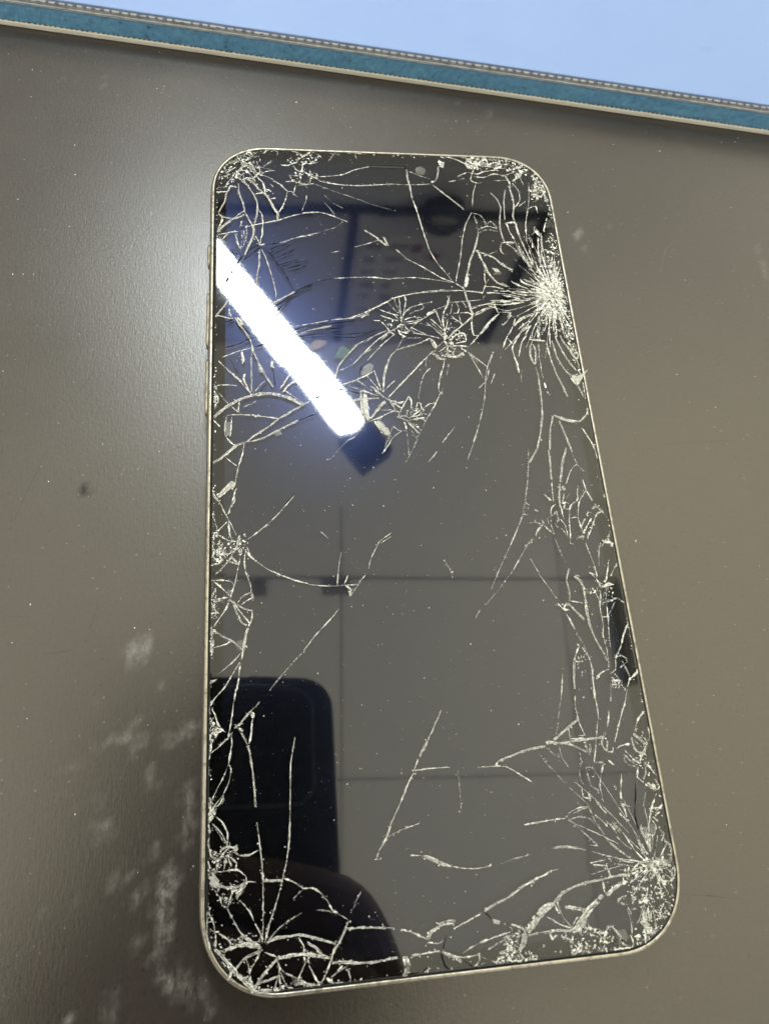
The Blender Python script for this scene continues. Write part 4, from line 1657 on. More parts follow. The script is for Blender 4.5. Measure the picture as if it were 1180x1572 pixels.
w18 279,1366 346,1366 437,1350
w12 -3448,-6111 -3408,-6234
w26 2473,-4742 2562,-4748
w26 2306,-7874 2313,-7890
w15 1310,-7770 1416,-7714
w23 2400,-867 2455,-965
w17 1656,-7246 1707,-7326
w15 3179,5028 3209,4854 3234,4767
w15 2693,-5179 2840,-5195
w15 3250,-3823 3373,-3915
w28 1344,7890 1408,7842
w14 3040,-5846 3175,-5907
w13 -3760,-2442 -3670,-2381
w14 1894,2241 1783,2015
w12 -3451,1589 -3341,1483 -3294,1447
w11 -14,-5074 166,-5081
w12 -3760,1281 -3635,1141
d13 -2880,1866 -2750,2045
w12 -3327,-6668 -3247,-6581
w15 1160,-7890 1265,-7890
w11 2818,-6805 2988,-6850
w36 1896,4117 1865,4013
w21 -3272,5752 -3232,5851 -3232,5924
w16 -1563,-1981 -1429,-1972
w14 -1759,-7683 -1841,-7742
w13 2834,-691 2861,-891
w22 3202,-7279 3243,-7341
w9 1237,661 1103,371
d13 -3555,3367 -3363,3450
w15 3047,-7510 2946,-7572
w28 168,4092 181,3970
w17 -1073,2016 -945,1923
w15 3312,5273 3310,5008
w19 -150,1017 -69,998 -65,1051
w30 611,2756 706,2782
w20 -114,1461 -190,1337
w22 2642,-2473 2579,-2560
w12 -3760,-4792 -3760,-4913
w16 2934,-5170 3025,-5242
w15 3196,5649 3174,5381
w15 3634,-2427 3746,-2524
w14 394,-7786 494,-7828
w16 531,3905 726,3948
w18 1466,3281 1540,3294 1564,3201
w12 -1428,-1957 -1360,-1796
w14 -2938,5543 -2879,5424 -2841,5329
w17 1291,3628 1318,3440
w15 2070,-6022 2175,-6080
w14 2850,-7338 2887,-7433
w18 -181,3248 -36,3327
w12 -3537,-5246 -3524,-5283 -3556,-5351
w16 2493,-5628 2504,-5730
w10 -522,-1107 -717,-1225
w17 2267,3089 2313,3030 2365,2951
w13 3410,-6901 3379,-6793
w22 3623,5705 3677,5616 3630,5570
w44 2735,-3220 2743,-3264
d13 -3760,4690 -3636,4867
w42 793,-7374 816,-7398
w11 -3150,-1287 -3034,-1412
w18 -614,1902 -556,1774
w22 1454,7170 1613,7200
w19 -2457,7890 -2417,7830 -2439,7748
w14 -3355,-1248 -3425,-1366
w12 1382,-1743 1392,-1913
w18 3144,5049 3082,4895 3044,4894
d16 -2997,5347 -2848,5419
w19 1358,2756 1249,2834
w17 2259,-7632 2352,-7626
w18 2527,-845 2543,-968
w11 -1817,-967 -1687,-1096
w18 3293,-6254 3390,-6231
w16 2164,7876 2353,7786
w14 -3566,-6482 -3618,-6548
w15 1538,-7659 1613,-7600
w27 -3760,-4017 -3760,-4007
w10 -1083,-7257 -946,-7274
w19 -2731,7788 -2667,7890 -2624,7890
w14 -1414,6669 -1275,6515
w15 2123,-954 2268,-924
w16 3310,-1151 3249,-1288
w22 -3027,1391 -2949,1338
w11 1654,-6730 1798,-6707
w16 -545,3495 -395,3483
w18 2760,5305 2834,5152
w16 3753,474 3760,340
w16 2934,-538 2892,-680
w15 2341,4453 2495,4350
w15 -3665,-7074 -3587,-7081
w15 3137,5744 3143,5519
w11 2169,-6444 2305,-6479
w29 1962,4201 2051,4182
w20 2921,2037 2935,1904
d13 -3556,3428 -3398,3491
w15 2725,-3277 2664,-3390
d13 -3618,4846 -3473,4739
w14 -2940,5553 -2849,5374
w19 -101,2795 18,2846
w11 2374,-6413 2513,-6436
w20 274,-7890 322,-7890
w16 3195,6667 3016,6521
w16 1742,-7878 1730,-7890
w15 3171,-1942 3295,-1978
w13 -3222,3533 -3188,3352
w14 1403,3982 1481,3819
d13 -3760,4952 -3619,4955
w20 -1871,-6962 -1818,-6991
w17 2582,-7890 2630,-7890
w19 2890,-1961 2982,-1996
w20 3665,-6652 3734,-6673
w21 2141,-533 2213,-588
w13 1164,-7887 1237,-7829
w13 -1337,5156 -1157,5203
w18 2055,-760 2158,-780
w18 2017,-5994 2082,-5949
w17 972,2872 934,2730
w16 3037,-1289 3153,-1233
w22 1694,7227 1818,7280
w11 2454,2250 2432,2040
w16 3042,-6048 3084,-6114
w17 3102,3313 3043,3172
w13 -3686,-4034 -3739,-4107
w14 -3760,-915 -3707,-967
w18 2984,5002 3060,5003 3070,4938
w14 -2089,6740 -2043,6922
w15 -679,7890 -523,7890
w20 2744,3251 2674,3150
w13 3540,-7368 3621,-7404
w11 2912,2499 2900,2305
w15 2924,-7252 2989,-7212
w20 -334,1410 -249,1436
w16 2982,-5981 3006,-6045
w18 -2840,5317 -2738,5342
w24 3760,-401 3760,-473
w13 2960,-485 3050,-380
w20 -249,1427 -168,1408
w21 2305,-679 2370,-717
w11 2891,2305 2918,2132
w26 3327,-809 3379,-766
w18 2666,-972 2707,-1043
w13 -3170,3492 -3153,3353
w15 1970,4411 2060,4540
w11 2656,-6593 2698,-6668
w13 780,1923 722,1800
w14 -2682,6795 -2621,6772 -2581,6722
w12 2992,-5640 2963,-5561
w14 -3283,-4239 -3243,-4293
w10 -3129,-6802 -3116,-6873
w14 -2040,4954 -1928,4971
w11 -1125,-1881 -1045,-1809
w12 3709,-3345 3760,-3365
w13 -3702,-3813 -3742,-3862
w17 2950,1828 2991,1752
w19 3361,-766 3433,-768
w22 3093,-7815 3133,-7804
w14 -2595,6543 -2493,6565
w13 3569,-1386 3503,-1453
w16 -3094,5830 -3144,5756
w16 3744,-938 3760,-923
w14 -2598,6953 -2538,6865
w23 2949,3393 3001,3373
w13 3295,-2760 3375,-2764
w15 2710,5084 2758,5019
w14 -2071,6664 -2011,6615
w11 2341,428 2354,512'''


def ridge(pts, w, V, F, z=ZT, jit=0.05, step=0.42, taper=0.5):
    P = resample(pts, step)
    n = len(P)
    b = len(V)
    ph = rng.uniform(0, 100)
    for i, p in enumerate(P):
        t = (P[min(i + 1, n - 1)] - P[max(i - 1, 0)])
        t = t.normalized() if t.length > 1e-9 else Vector((1, 0))
        nrm = Vector((-t.y, t.x))
        k = i / max(1, n - 1)
        q = noise.noise((ph + i * step * 0.9, 0.3, 0.7))
        q2 = noise.noise((ph + i * step * 3.1, 5.3, 0.7))
        end = 1 - taper * (abs(2 * k - 1) ** 5)
        ww = max(0.022, w * end * (0.62 + 1.25 * max(-0.25, q) + 0.55 * q2 + rng.uniform(-0.12, 0.12)) / 2)
        off = jit * (noise.noise((ph + i * step * 1.7, 9.1, 2.0)) + 0.6 * q2) + rng.uniform(-0.022, 0.022)
        c = p + nrm * off
        h = min(0.14, 0.02 + ww * rng.uniform(0.25, 0.7))
        s = ww * rng.uniform(-0.5, 0.5)
        x_, y_ = 37.75, 79.1
        for d, zz in ((ww, z + 0.004), (s, z + h), (-ww, z + 0.004)):
            V.append((max(-x_, min(x_, c.x + nrm.x * d)), max(-y_, min(y_, c.y + nrm.y * d)), zz))
        if i:
            a0 = b + 3 * (i - 1)
            F += [(a0, a0 + 1, a0 + 4, a0 + 3), (a0 + 1, a0 + 2, a0 + 5, a0 + 4)]
    return n


fineV, fineF, fineD = [], [], []
crack_lines = []
for i, ln in enumerate(CRACKS.split('\n')):
    head, rest = ln.split(' ', 1)
    w = int(head[1:]) / 100.0
    w = 0.03 + w * (1.2 if w < 0.25 else 1.4)
    mx_, my_ = abs(parse(rest)[0][0]), parse(rest)[0][1]
    if mx_ > 22 or my_ < -52:           # the long edges and the bottom broke widest
        w *= 1.22
    dark = head[0] == 'd'
    pts = parse(rest)
    if i < 300:
        V, F = [], []
        I = None
        if not dark and w > 0.30:
            # a broad break: a frosted bed between two bright lips
            ridge(pts, w * 1.05, V, F, jit=0.08)
            I = [1] * len(F)
            for sgn in (-1, 1):
                side_pts = []
                for q, p in enumerate(pts):
                    a_, b_ = Vector(pts[max(q - 1, 0)]), Vector(pts[min(q + 1, len(pts) - 1)])
                    t = (b_ - a_).normalized()
                    side_pts.append((p[0] - t.y * w * 0.4 * sgn * rng.uniform(0.3, 1.1), p[1] + t.x * w * 0.4 * sgn * rng.uniform(0.3, 1.1)))
                ridge(side_pts, w * 0.32, V, F, z=ZT + 0.03, jit=0.10)
            I += [0] * (len(F) - len(I))
        else:
            ridge(pts, w, V, F)
        link('crack', mesh_py('crack', V, F, M_cdark if dark else [M_hair if (w < 0.22 and rng.random() < 0.4) else M_crack, M_wide], idx=I), glass)
    else:
        k = len(fineF)
        ridge(pts, w, fineV, fineF)
        fineD += [1 if dark else rng.choice((0, 0, 2))] * (len(fineF) - k)
    if not dark:
        crack_lines.append((w, pts))
link('fine_cracks', mesh_py('fine_cracks', fineV, fineF, [M_fine, M_cdark, M_hair], idx=fineD), glass, kind='stuff')


def inside(p, poly):
    c = False
    j = len(poly) - 1
    for i in range(len(poly)):
        (x0, y0), (x1, y1) = poly[i], poly[j]
        if (y0 > p[1]) != (y1 > p[1]) and p[0] < (x1 - x0) * (p[1] - y0) / (y1 - y0) + x0:
            c = not c
        j = i
    return c


def in_glass(x, y):
    a, b = abs(x), abs(y)
    hx, hy, r = W / 2 - 1.5, H / 2 - 1.5, RC - 1.5
    if a > hx or b > hy:
        return False
    dx, dy = a - (hx - r), b - (hy - r)
    return not (dx > 0 and dy > 0 and (dx / r) ** 2.2 + (dy / r) ** 2.2 > 1)


def shard(x, y, r, V, F, z=ZT, long=1.0, ang=None):
    """one crushed splinter: a tilted, irregular little plate with thickness at one side"""
    b = len(V)
    n = rng.choice((3, 4, 4, 5))
    a0 = rng.uniform(0, 6.28) if ang is None else ang + rng.uniform(-0.3, 0.3)
    tx, ty = rng.uniform(-0.35, 0.35), rng.uniform(-0.35, 0.35)
    ca, sa = math.cos(a0), math.sin(a0)
    for k in range(n):
        q = 2 * math.pi * k / n + rng.uniform(-0.5, 0.5)
        rr = r * rng.uniform(0.45, 1.1)
        u, w_ = rr * math.cos(q) * long, rr * math.sin(q) / long
        dx, dy = ca * u - sa * w_, sa * u + ca * w_
        V.append((x + dx, y + dy, z + 0.012 + max(0, 0.05 + tx * dx + ty * dy) * 0.7))
    F.append(tuple(range(b, b + n)))


CLUSTERS = '''420 15 45 3016,4532 3320,5048 3482,5312 3872,5268 3917,4545 3938,3551 3866,3308 3562,3068 3198,3147 2965,3512 2885,3949
110 17 52 3619,3581 3885,3583 3875,2214 3704,2215 3594,2911
40 18 49 3410,5433 3767,5940 3805,5231 3829,5197 3463,5189
170 17 51 -3758,7264 -3591,7580 -3306,7814 -3019,7884 -2804,7708 -2836,7376 -3122,7219 -3377,6957 -3586,6772 -3723,6591 -3782,6941
70 18 44 -2227,7623 -2002,7838 -1337,7888 -1465,7657 -1792,7531 -2086,7445
60 17 44 -2236,7219 -1797,7383 -1438,7251 -1666,6988 -2098,7007
230 19 63 1945,7964 2499,7989 3122,7901 3339,7639 3406,7450 3082,7398 2765,7614 2204,7514 1900,7578
90 19 54 3376,7144 3664,7269 3802,6934 3785,6635 3570,6664 3325,6693
70 19 51 3400,7411 3572,7495 3790,6858 3811,6213 3686,6209 3691,6631
90 12 32 -3843,2043 -3731,2043 -3667,1763 -3689,1556 -3861,1558
110 11 32 -3818,-704 -3596,-978 -3343,-1083 -3366,-1261 -3594,-1312 -3705,-1565 -3816,-1653
60 14 39 -3297,-989 -3181,-969 -3112,-1116 -3205,-1232 -3274,-1395 -3320,-1204
130 11 33 -3827,-2444 -3738,-2558 -3713,-2832 -3732,-3046 -3817,-3148
70 11 29 -3861,-1651 -3748,-1771 -3609,-2232 -3650,-2563 -3805,-2445
90 10 29 -3816,-3977 -3763,-4031 -3635,-4160 -3613,-4291 -3715,-4482 -3818,-4523
90 10 28 -3818,-5194 -3747,-5237 -3644,-5394 -3662,-5523 -3782,-5614
120 10 30 -3840,-5701 -3757,-5933 -3598,-6036 -3359,-6011 -3300,-6132 -3557,-6217 -3692,-6399 -3810,-6371
60 10 29 -3408,-6423 -3201,-6424 -3182,-6530 -3358,-6714 -3504,-6761 -3554,-6610
280 13 44 2899,-6813 3232,-6682 3638,-6659 3693,-6975 3622,-7385 3313,-7717 2983,-7863 2819,-7759 3075,-7426 2970,-7235 2820,-7038
130 13 45 1638,-7517 2124,-7518 2428,-7634 2715,-7837 2581,-7964 2040,-7981 1699,-7982 1824,-7753
110 12 44 947,-7365 1144,-7471 1091,-7683 1263,-7940 678,-7951 614,-7809 819,-7675
60 13 33 2814,-2274 3487,-2084 3644,-2275 3533,-2511 3366,-2383
40 12 29 3216,-3825 3449,-3894 3477,-4062 3245,-3993
50 14 40 3645,-4724 3735,-5151 3787,-5567 3685,-5711 3563,-5397 3337,-5227
60 11 30 -3719,-7310 -3500,-7495 -3121,-7734 -2886,-7918 -3028,-7944 -3451,-7702
60 12 29 -3434,-7172 -3049,-7124 -2954,-7267 -3166,-7280 -3548,-7326 -3690,-7329 -3644,-7235
50 17 41 1008,2832 744,2680 1118,2574 1350,2680 1193,2756
40 17 42 904,3849 1223,3533 1339,3064 1016,2909
30 16 36 -350,3680 -100,3525 156,3292 -35,3137 -263,3368
30 16 37 -66,1442 335,1508 381,1294 158,1018 -25,1160
30 12 29 2610,-3454 2873,-3355 2873,-3693 2672,-3793
120 24 65 3333,4368 3632,4372 3609,3874 3405,3709 3230,3903
90 18 52 3288,-6686 3495,-6685 3525,-6857 3371,-6938 3253,-6853
40 19 47 900,3124 1095,3125 1099,2909 930,2878
70 15 42 -3867,-4074 -3761,-4111 -3757,-4430 -3819,-4484
60 14 36 -3827,-5240 -3746,-5275 -3663,-5439 -3742,-5590 -3822,-5583
80 16 45 -3821,-1303 -3538,-1172 -3457,-1341 -3638,-1498 -3795,-1561
60 15 44 -3825,-2609 -3748,-2645 -3733,-2993 -3818,-3074'''
chV, chF, chI = [], [], []
for ln in CLUSTERS.split('\n'):
    t = ln.split(' ', 3)
    n, a, b_ = int(int(t[0]) * 1.5), int(t[1]) / 100.0 * 1.15, int(t[2]) / 100.0 * 1.4
    poly = parse(t[3])
    x0, x1 = min(p[0] for p in poly), max(p[0] for p in poly)
    y0, y1 = min(p[1] for p in poly), max(p[1] for p in poly)
    k = 0
    tries = 0
    while k < n and tries < n * 30:
        tries += 1
        p = (rng.uniform(x0, x1), rng.uniform(y0, y1))
        if not inside(p, poly) or not in_glass(*p):
            continue
        # splinters gather in clumps: leave gaps where the clump noise is low
        if noise.noise((p[0] * 0.9, p[1] * 0.9, 4.0)) < -0.05 and rng.random() < 0.8:
            continue
        k += 1
        m0 = len(chF)
        shard(p[0], p[1], rng.uniform(a, b_) * 0.5, chV, chF, long=rng.uniform(0.9, 1.7))
        chI.append(rng.choice((0, 0, 0, 1, 1, 2)))
# crumbs and splinters lodged along the wider breaks
for w, pts in crack_lines:
    P = resample(pts, 0.5)
    for i, p in enumerate(P):
        act = noise.noise((p.x * 0.5, p.y * 0.5, 12.0)) + 0.35
        if p.y < -58 and p.x < 0:
            act += 0.5
        if rng.random() > act * min(1.4, w / 0.34):
            continue
        for k in range(rng.choice((1, 1, 2))):
            d = rng.gauss(0, 0.10 + w * 0.30)
            t = P[min(i + 1, len(P) - 1)] - P[max(i - 1, 0)]
            t = t.normalized() if t.length > 1e-6 else Vector((1, 0))
            x, y = p.x - t.y * d, p.y + t.x * d
            if in_glass(x, y):
                shard(x, y, rng.uniform(0.05, 0.11 + w * 0.22), chV, chF, long=1.3)
                chI.append(rng.choice((0, 0, 0, 1, 1)))
# nibbled rim all the way round, denser where the corners were hit
ring = rrect(W - 3.1, H - 3.1, RC - 1.5, 18)
for i in range(len(ring)):
    p, q = Vector(ring[i]), Vector(ring[(i + 1) % len(ring)])
    L = (q - p).length
    for k in range(max(1, int(L / 0.35))):
        c = p.lerp(q, rng.random())
        dens = 0.16 + 0.8 * max(0.0, noise.noise((c.x * 0.11, c.y * 0.11, 9.0)) + 0.15)
        if rng.random() > dens:
            continue
        ins = abs(rng.gauss(0, 0.28))
        c = c * (1 - ins / max(20.0, c.length))
        shard(c.x, c.y, rng.uniform(0.07, 0.26), chV, chF, long=1.3)
        chI.append(rng.choice((0, 0, 1, 2)))
link('crushed_glass', mesh_py('crushed_glass', chV, chF, [M_chip, M_chipg, M_chipd], idx=chI), glass, kind='stuff')

BURSTS = '''165 22 3450,4170 2942,4530 3295,5082 3466,5399 3895,5409 3947,4546 3968,3551 3847,3196 3557,3037 3191,3099 2929,3464 2827,3949
46 15 3450,4170 2766,5383 3302,5927 3767,5940 3865,5408 3947,4546 3969,3389 3874,2444 3460,2292 2916,2447 2254,2755 2529,3702 2475,4357
13 15 3392,-6789 2894,-6387 3328,-6229 3763,-6361 3737,-6932 3494,-7554 3002,-7776 2821,-7313 2746,-6847
22 10 3420,-6764 2298,-5255 3223,-5322 3655,-6058 3777,-6555 3692,-6928 2026,-6831 2051,-6030
12 16 -3207,7506 -3730,7302 -3520,7675 -2947,7850 -2228,7549 -2524,7171 -3096,6790 -3654,6594
12 19 3120,7553 1918,7731 2335,7943 3265,7790 3368,7410 3154,7023 2577,7378 1930,7164
16 16 3611,6927 3360,7143 3670,7307 3790,6858 3691,6631 3288,6655'''
bV, bF = [], []
for ln in BURSTS.split('\n'):
    t = ln.split(' ', 3)
    n, w = int(t[0]), int(t[1]) / 100.0
    c = parse(t[2])[0]
    poly = parse(t[3])
    for k in range(n):
        a = 2 * math.pi * (k + rng.uniform(-0.6, 0.6)) / n
        d = (math.cos(a), math.sin(a))
        r = 0.2
        while inside((c[0] + d[0] * r, c[1] + d[1] * r), poly) and in_glass(c[0] + d[0] * r, c[1] + d[1] * r) and r < 40:
            r += 0.2
        if r < 0.6:
            continue
        r1 = r * rng.uniform(0.55, 1.05)
        r0 = r1 * rng.choice((0.02, 0.1, 0.3, 0.5)) * rng.uniform(0.5, 1.2)
        if n < 50:
            r0 = r1 * rng.uniform(0.15, 0.5)
        bend = rng.uniform(-0.09, 0.09)
        pts = []
        for s in range(4):
            q = s / 3
            rr = r0 + (r1 - r0) * q
            pts.append((c[0] + rr * math.cos(a + bend * q), c[1] + rr * math.sin(a + bend * q)))
        if not in_glass(*pts[-1]):
            continue
        ridge(pts, w * rng.uniform(0.6, 1.3), bV, bF, jit=0.07, step=0.35, taper=0.8)
link('radial_hairlines', mesh_py('radial_hairlines', bV, bF, M_chip), glass, kind='stuff')

FLAKES = '''green -1409,2594 -1292,2832 -1154,2937 -978,2983 -1086,2727 -1213,2579
grey -889,2240 -811,2430 -687,2504 -598,2444 -662,2282 -800,2195
grey -2645,1037 -2508,1075 -2473,966 -2585,928
white -3427,56 -3356,29 -3367,-72 -3544,-181 -3672,-265 -3591,-117
grey -3320,-2853 -3221,-2826 -3188,-2936 -3265,-3018 -3342,-2939
grey 3452,-6190 3555,-6198 3565,-6257 3508,-6360 3412,-6323
grey 3600,-6674 3667,-6737 3713,-6684 3730,-6761 3656,-6784 3561,-6747
white 3943,2351 3670,2185 3544,2201 3512,2095 3602,1959 3664,1988
white -3722,-6344 -3674,-6313 -3585,-6408 -3623,-6509 -3731,-6448
white -850,1820 -786,1791 -765,1310 -822,1228 -890,1593
white -657,1197 -577,1238 -390,972 -432,917 -518,974
grey 2152,4686 2365,4740 2341,4672 2189,4636
white 2157,4838 2300,4807 2350,4740 2230,4721
white 1311,7705 1408,7747 1357,7554 1268,7589
grey 1078,-7561 1156,-7533 1089,-7700 1019,-7745
white 608,-7290 739,-7337 712,-7379 621,-7353
grey 2567,-7647 2736,-7628 2786,-7756 2608,-7827
white 3004,-7554 3109,-7528 3179,-7615 3078,-7677
grey -792,-7674 -737,-7729 -732,-7797 -786,-7841 -822,-7788
white -3389,-5964 -3319,-5933 -3299,-6007 -3359,-6038
grey -2452,-7760 -2328,-7813 -2407,-7862 -2521,-7818
grey -3477,-1955 -3387,-1993 -3420,-2128 -3499,-2056
white -3695,-277 -3532,-143 -3391,-21 -3462,-120 -3602,-242
grey -3565,1254 -3442,1239 -3454,970 -3526,944 -3576,1079
grey -2863,2466 -2813,2408 -2814,2293 -2890,2293 -2915,2380
amber -1897,2862 -1813,2997 -1680,3042 -1522,3012 -1580,2907 -1715,2817 -1847,2787
black 3538,-6397 3603,-6395 3639,-6482 3594,-6600 3542,-6672 3478,-6629 3485,-6515
black 2483,-7806 2569,-7765 2707,-7767 2715,-7797 2584,-7829
black 3639,6117 3715,6096 3666,5980 3586,5909 3565,6023
black 3597,6128 3728,6201 3731,6040 3647,5946 3556,5989'''
for ln in FLAKES.split('\n'):
    kd, rest = ln.split(' ', 1)
    P = parse(rest)
    cx, cy = sum(p[0] for p in P) / len(P), sum(p[1] for p in P) / len(P)
    dense = []
    for i, p in enumerate(P):
        q = P[(i + 1) % len(P)]
        dense += [p, ((p[0] + q[0]) / 2 + rng.uniform(-0.08, 0.08), (p[1] + q[1]) / 2 + rng.uniform(-0.08, 0.08))]
    n = len(dense)
    tx, ty = rng.uniform(-0.05, 0.05), rng.uniform(-0.05, 0.05)
    V = [(x, y, ZT + 0.006) for x, y in dense]
    V += [(cx + (x - cx) * 0.9, cy + (y - cy) * 0.9, ZT + 0.06 + tx * (x - cx) + ty * (y - cy)) for x, y in dense]
    F = [(i, (i + 1) % n, n + (i + 1) % n, n + i) for i in range(n)] + [tuple(n + i for i in range(n))]
    link('glass_flake', mesh_py('glass_flake', V, F, M_flake[kd]), glass)

V, F = [], []
k = 0
while k < 2600:
    x, y = rng.uniform(-37, 37), rng.uniform(-79, 79)
    if in_glass(x, y):
        grain(x, y, ZT + 0.002, min(0.17, 0.026 * rng.paretovariate(2.1)), V, F)
        k += 1
link('glass_dust', mesh_py('glass_dust', V, F, M_dust), glass, kind='stuff')

# ------------------------------------------------------------------ the room mirrored in the screen
HC = 1507.0
v, f = box_vf(-1600, 2000, -1600, 860, HC + 14, HC + 40)
ceil_o = link('ceiling', mesh_py('ceiling', v, f, M_ceilb), None, kind='structure')
xg = [-1505, -965, -425, 115, 655, 1195, 1735]
yg = [-1500, -1060, -620, -180, 262, 570]
c3, s3 = math.cos(math.radians(-2.9)), math.sin(math.radians(-2.9))
for i in range(len(xg) - 1):
    for j in range(len(yg) - 1):
        gpx, gpy = 1.6, (5.5 if j == 3 else 1.6)
        v, f = box_vf(xg[i] + gpx, xg[i + 1] - gpx, yg[j] + 1.6, yg[j + 1] - (0 if j == 4 else gpy), HC, HC + 13)
        v = [(124 + c3 * (x - 124) - s3 * (y - 262), 262 + s3 * (x - 124) + c3 * (y - 262), z) for x, y, z in v]
        link('ceiling_tile', mesh_py('ceiling_tile', v, f, M_ceil2 if i >= 4 else M_ceil), ceil_o)
V, F = [], []
for k in range(25):                         # added curve, shaped so ceiling brightness fades smoothly towards the wall
    q = math.pi / 2 * k / 24
    V += [(-1500, 440 + 420 * math.sin(q), HC - 70 * (1 - math.cos(q))), (1735, 440 + 420 * math.sin(q), HC - 70 * (1 - math.cos(q)))]
    if k:
        F.append((2 * k - 2, 2 * k - 1, 2 * k + 1, 2 * k))
V += [(-1500, 861, HC + 13), (1735, 861, HC + 13), (-1500, 440, HC + 13), (1735, 440, HC + 13)]
F += [(48, 49, 51, 50), (50, 51, 53, 52), (52, 53, 1, 0)]
link('gradient_cove', mesh_py('gradient_cove', V, F, M_ceil, smooth=False), ceil_o)
wall = box('wall', (-1600, 2000, 862, 900, -750, HC + 40), M_wall, kind='structure')

# the framed board on the wall with its sheet, the round fixture in front of it
board = thing('notice_board', 'pale framed notice board on the wall, mirrored in the upper part of the screen', 'notice board', loc=(0, 0.85, 0.94))
box('panel', (-560, 505, 2, 10, 0, 486), M_board, board)
box('frame_rail', (-580, 520, -3, 11, -8, 4), M_blackp, board, bevel=1)
box('frame_rail', (-580, 520, -2, 11, 482, 490), M_board, board, bevel=1)
box('mullion', (118, 134, -5, 11, 6, 482), M_blackp, board, bevel=2)
for x0 in (-580, 496):
    box('frame_stile', (x0, x0 + 24, -5.5, 10.5, 6, 482), M_blackp, board, bevel=2)
sheet = thing('notice_sheet', 'printed paper sheet on the notice board right of its mullion', 'paper', loc=(0, 0.85, 0.94))
box('paper', (146, 262, -0.5, 1.5, 60, 380), M_paper, sheet)
for r in range(6):
    for c in range(2):
        box('print_mark', (158 + c * 50, 158 + c * 50 + rng.uniform(22, 38), -1.2, -0.6, 88 + r * 46, 88 + r * 46 + rng.uniform(12, 22)), M_ink, sheet)
for x, z, w in ((262, 92, 18), (306, 118, 14), (-200, 30, 40)):
    t = thing('red_magnet', {262: 'larger red magnet beside the round fixture on the notice board', 306: 'smaller red magnet above the round fixture on the notice board', -200: 'long red marker low on the left half of the notice board'}[x], 'magnet', loc=(x * MM, 0.848, (940 + z) * MM))
    box('magnet_body', (-w / 2, w / 2, -8, 1, -8, 8), M_red, t, bevel=2)


def disc_vf(r, d, n=40, r0=0.0):
    V, F = [], []
    for y in (0, -d):
        for k in range(n):
            a = 2 * math.pi * k / n
            V.append((r * math.cos(a), y, r * math.sin(a)))
    for k in range(n):
        j = (k + 1) % n
        F.append((k, j, n + j, n + k))
    F.append(tuple(range(n)))
    F.append(tuple(n + k for k in range(n - 1, -1, -1)))
    return V, F


dial = thing('wall_dial', 'round dark wall dial with a pale oval centre, below the notice board', 'dial', loc=(0.290, 0.836, 0.908))
v, f = disc_vf(40, 26)
link('rim', mesh_py('rim', v, f, M_blackp), dial)
v, f = disc_vf(25, 3)
o = link('face', mesh_py('face', v, f, M_grey), dial)
o.matrix_local = Matrix.Translation((0, -0.0265, -0.002)) @ Matrix.Diagonal((1, 1, 0.62, 1))
box('hand', (-24, 24, -32, -30, 3, 8), M_blackp, dial)

# ceiling brackets, duct
for i, (x, y, dx, dy) in enumerate(((-76, 246, 16, 19), (102, 240, 33, 20))):
    t = thing('ceiling_bracket', ('small grey bracket under the ceiling seam, left one' if i == 0 else 'wide grey bracket under the ceiling seam above the tile corner'), 'bracket', loc=(x * MM, y * MM, HC * MM), group='brackets on the ceiling seam')
    box('plate', (-dx, dx, -dy, dy, -6, -0.5), M_grey, t, bevel=1.5)
    box('lip', (-dx + 4, dx - 4, dy - 5, dy - 1, -16, -6.2), M_grey, t)
duct = thing('ceiling_duct', 'narrow dark grey duct hanging under the ceiling', 'duct', loc=(0.790, 0.10, HC * MM))
box('duct_body', (-22, 14, -112, 112, -50, -1), M_duct, duct, bevel=6)
box('duct_collar', (-26, 18, -124, -112, -56, -0.8), M_duct, duct, bevel=3)

# ------------------------------------------------------------------ bench lamp whose tube shines in the screen
p0, p1 = Vector((-99, 409)), Vector((45, 200))
L = (p1 - p0).length
la = math.atan2(p1.y - p0.y, p1.x - p0.x)
LM = Matrix.Translation((p0.x * MM, p0.y * MM, 0.4577)) @ Matrix.Rotation(la, 4, 'Z')
lamp = thing('bench_lamp', 'slim lit bench lamp bar with a black end cap, its reflection crossing the screen', 'lamp', matrix=LM)
v, f = sweep(L, 28, 13.5, [(0, 6), (0, 1.5), (0.8, 0.3), (2.5, 0)], cap_last=True, n=10, off=(L / 2, 0))
f = [tuple(reversed(q)) for q in f]
link('diffuser', mesh_py('diffuser', v, f, M_light), lamp)
v, f = sweep(L + 3, 30, 14, [(0, 6.2), (0, 20), (4, 26)], cap_first=True, cap_last=True, n=10, off=(L / 2, 0))
link('housing', mesh_py('housing', v, f, M_grey), lamp)
box('end_cap', (L - 5, L + 34, -17, 17, 0.6, 26), M_blackp, lamp, bevel=3)
v, f = tube_vf([(-4, 0, 16), (-90, 0, 22), (-170, -20, 0), (-200, -40, -200), (-205, -45, -440)], 7)
link('arm', mesh_py('arm', v, f, M_blackp, smooth=True), lamp)
v, f = tube_vf([(-205, -45, -456), (-205, -45, -440)], 60, 28)
link('foot', mesh_py('foot', v, f, M_blackp), lamp)

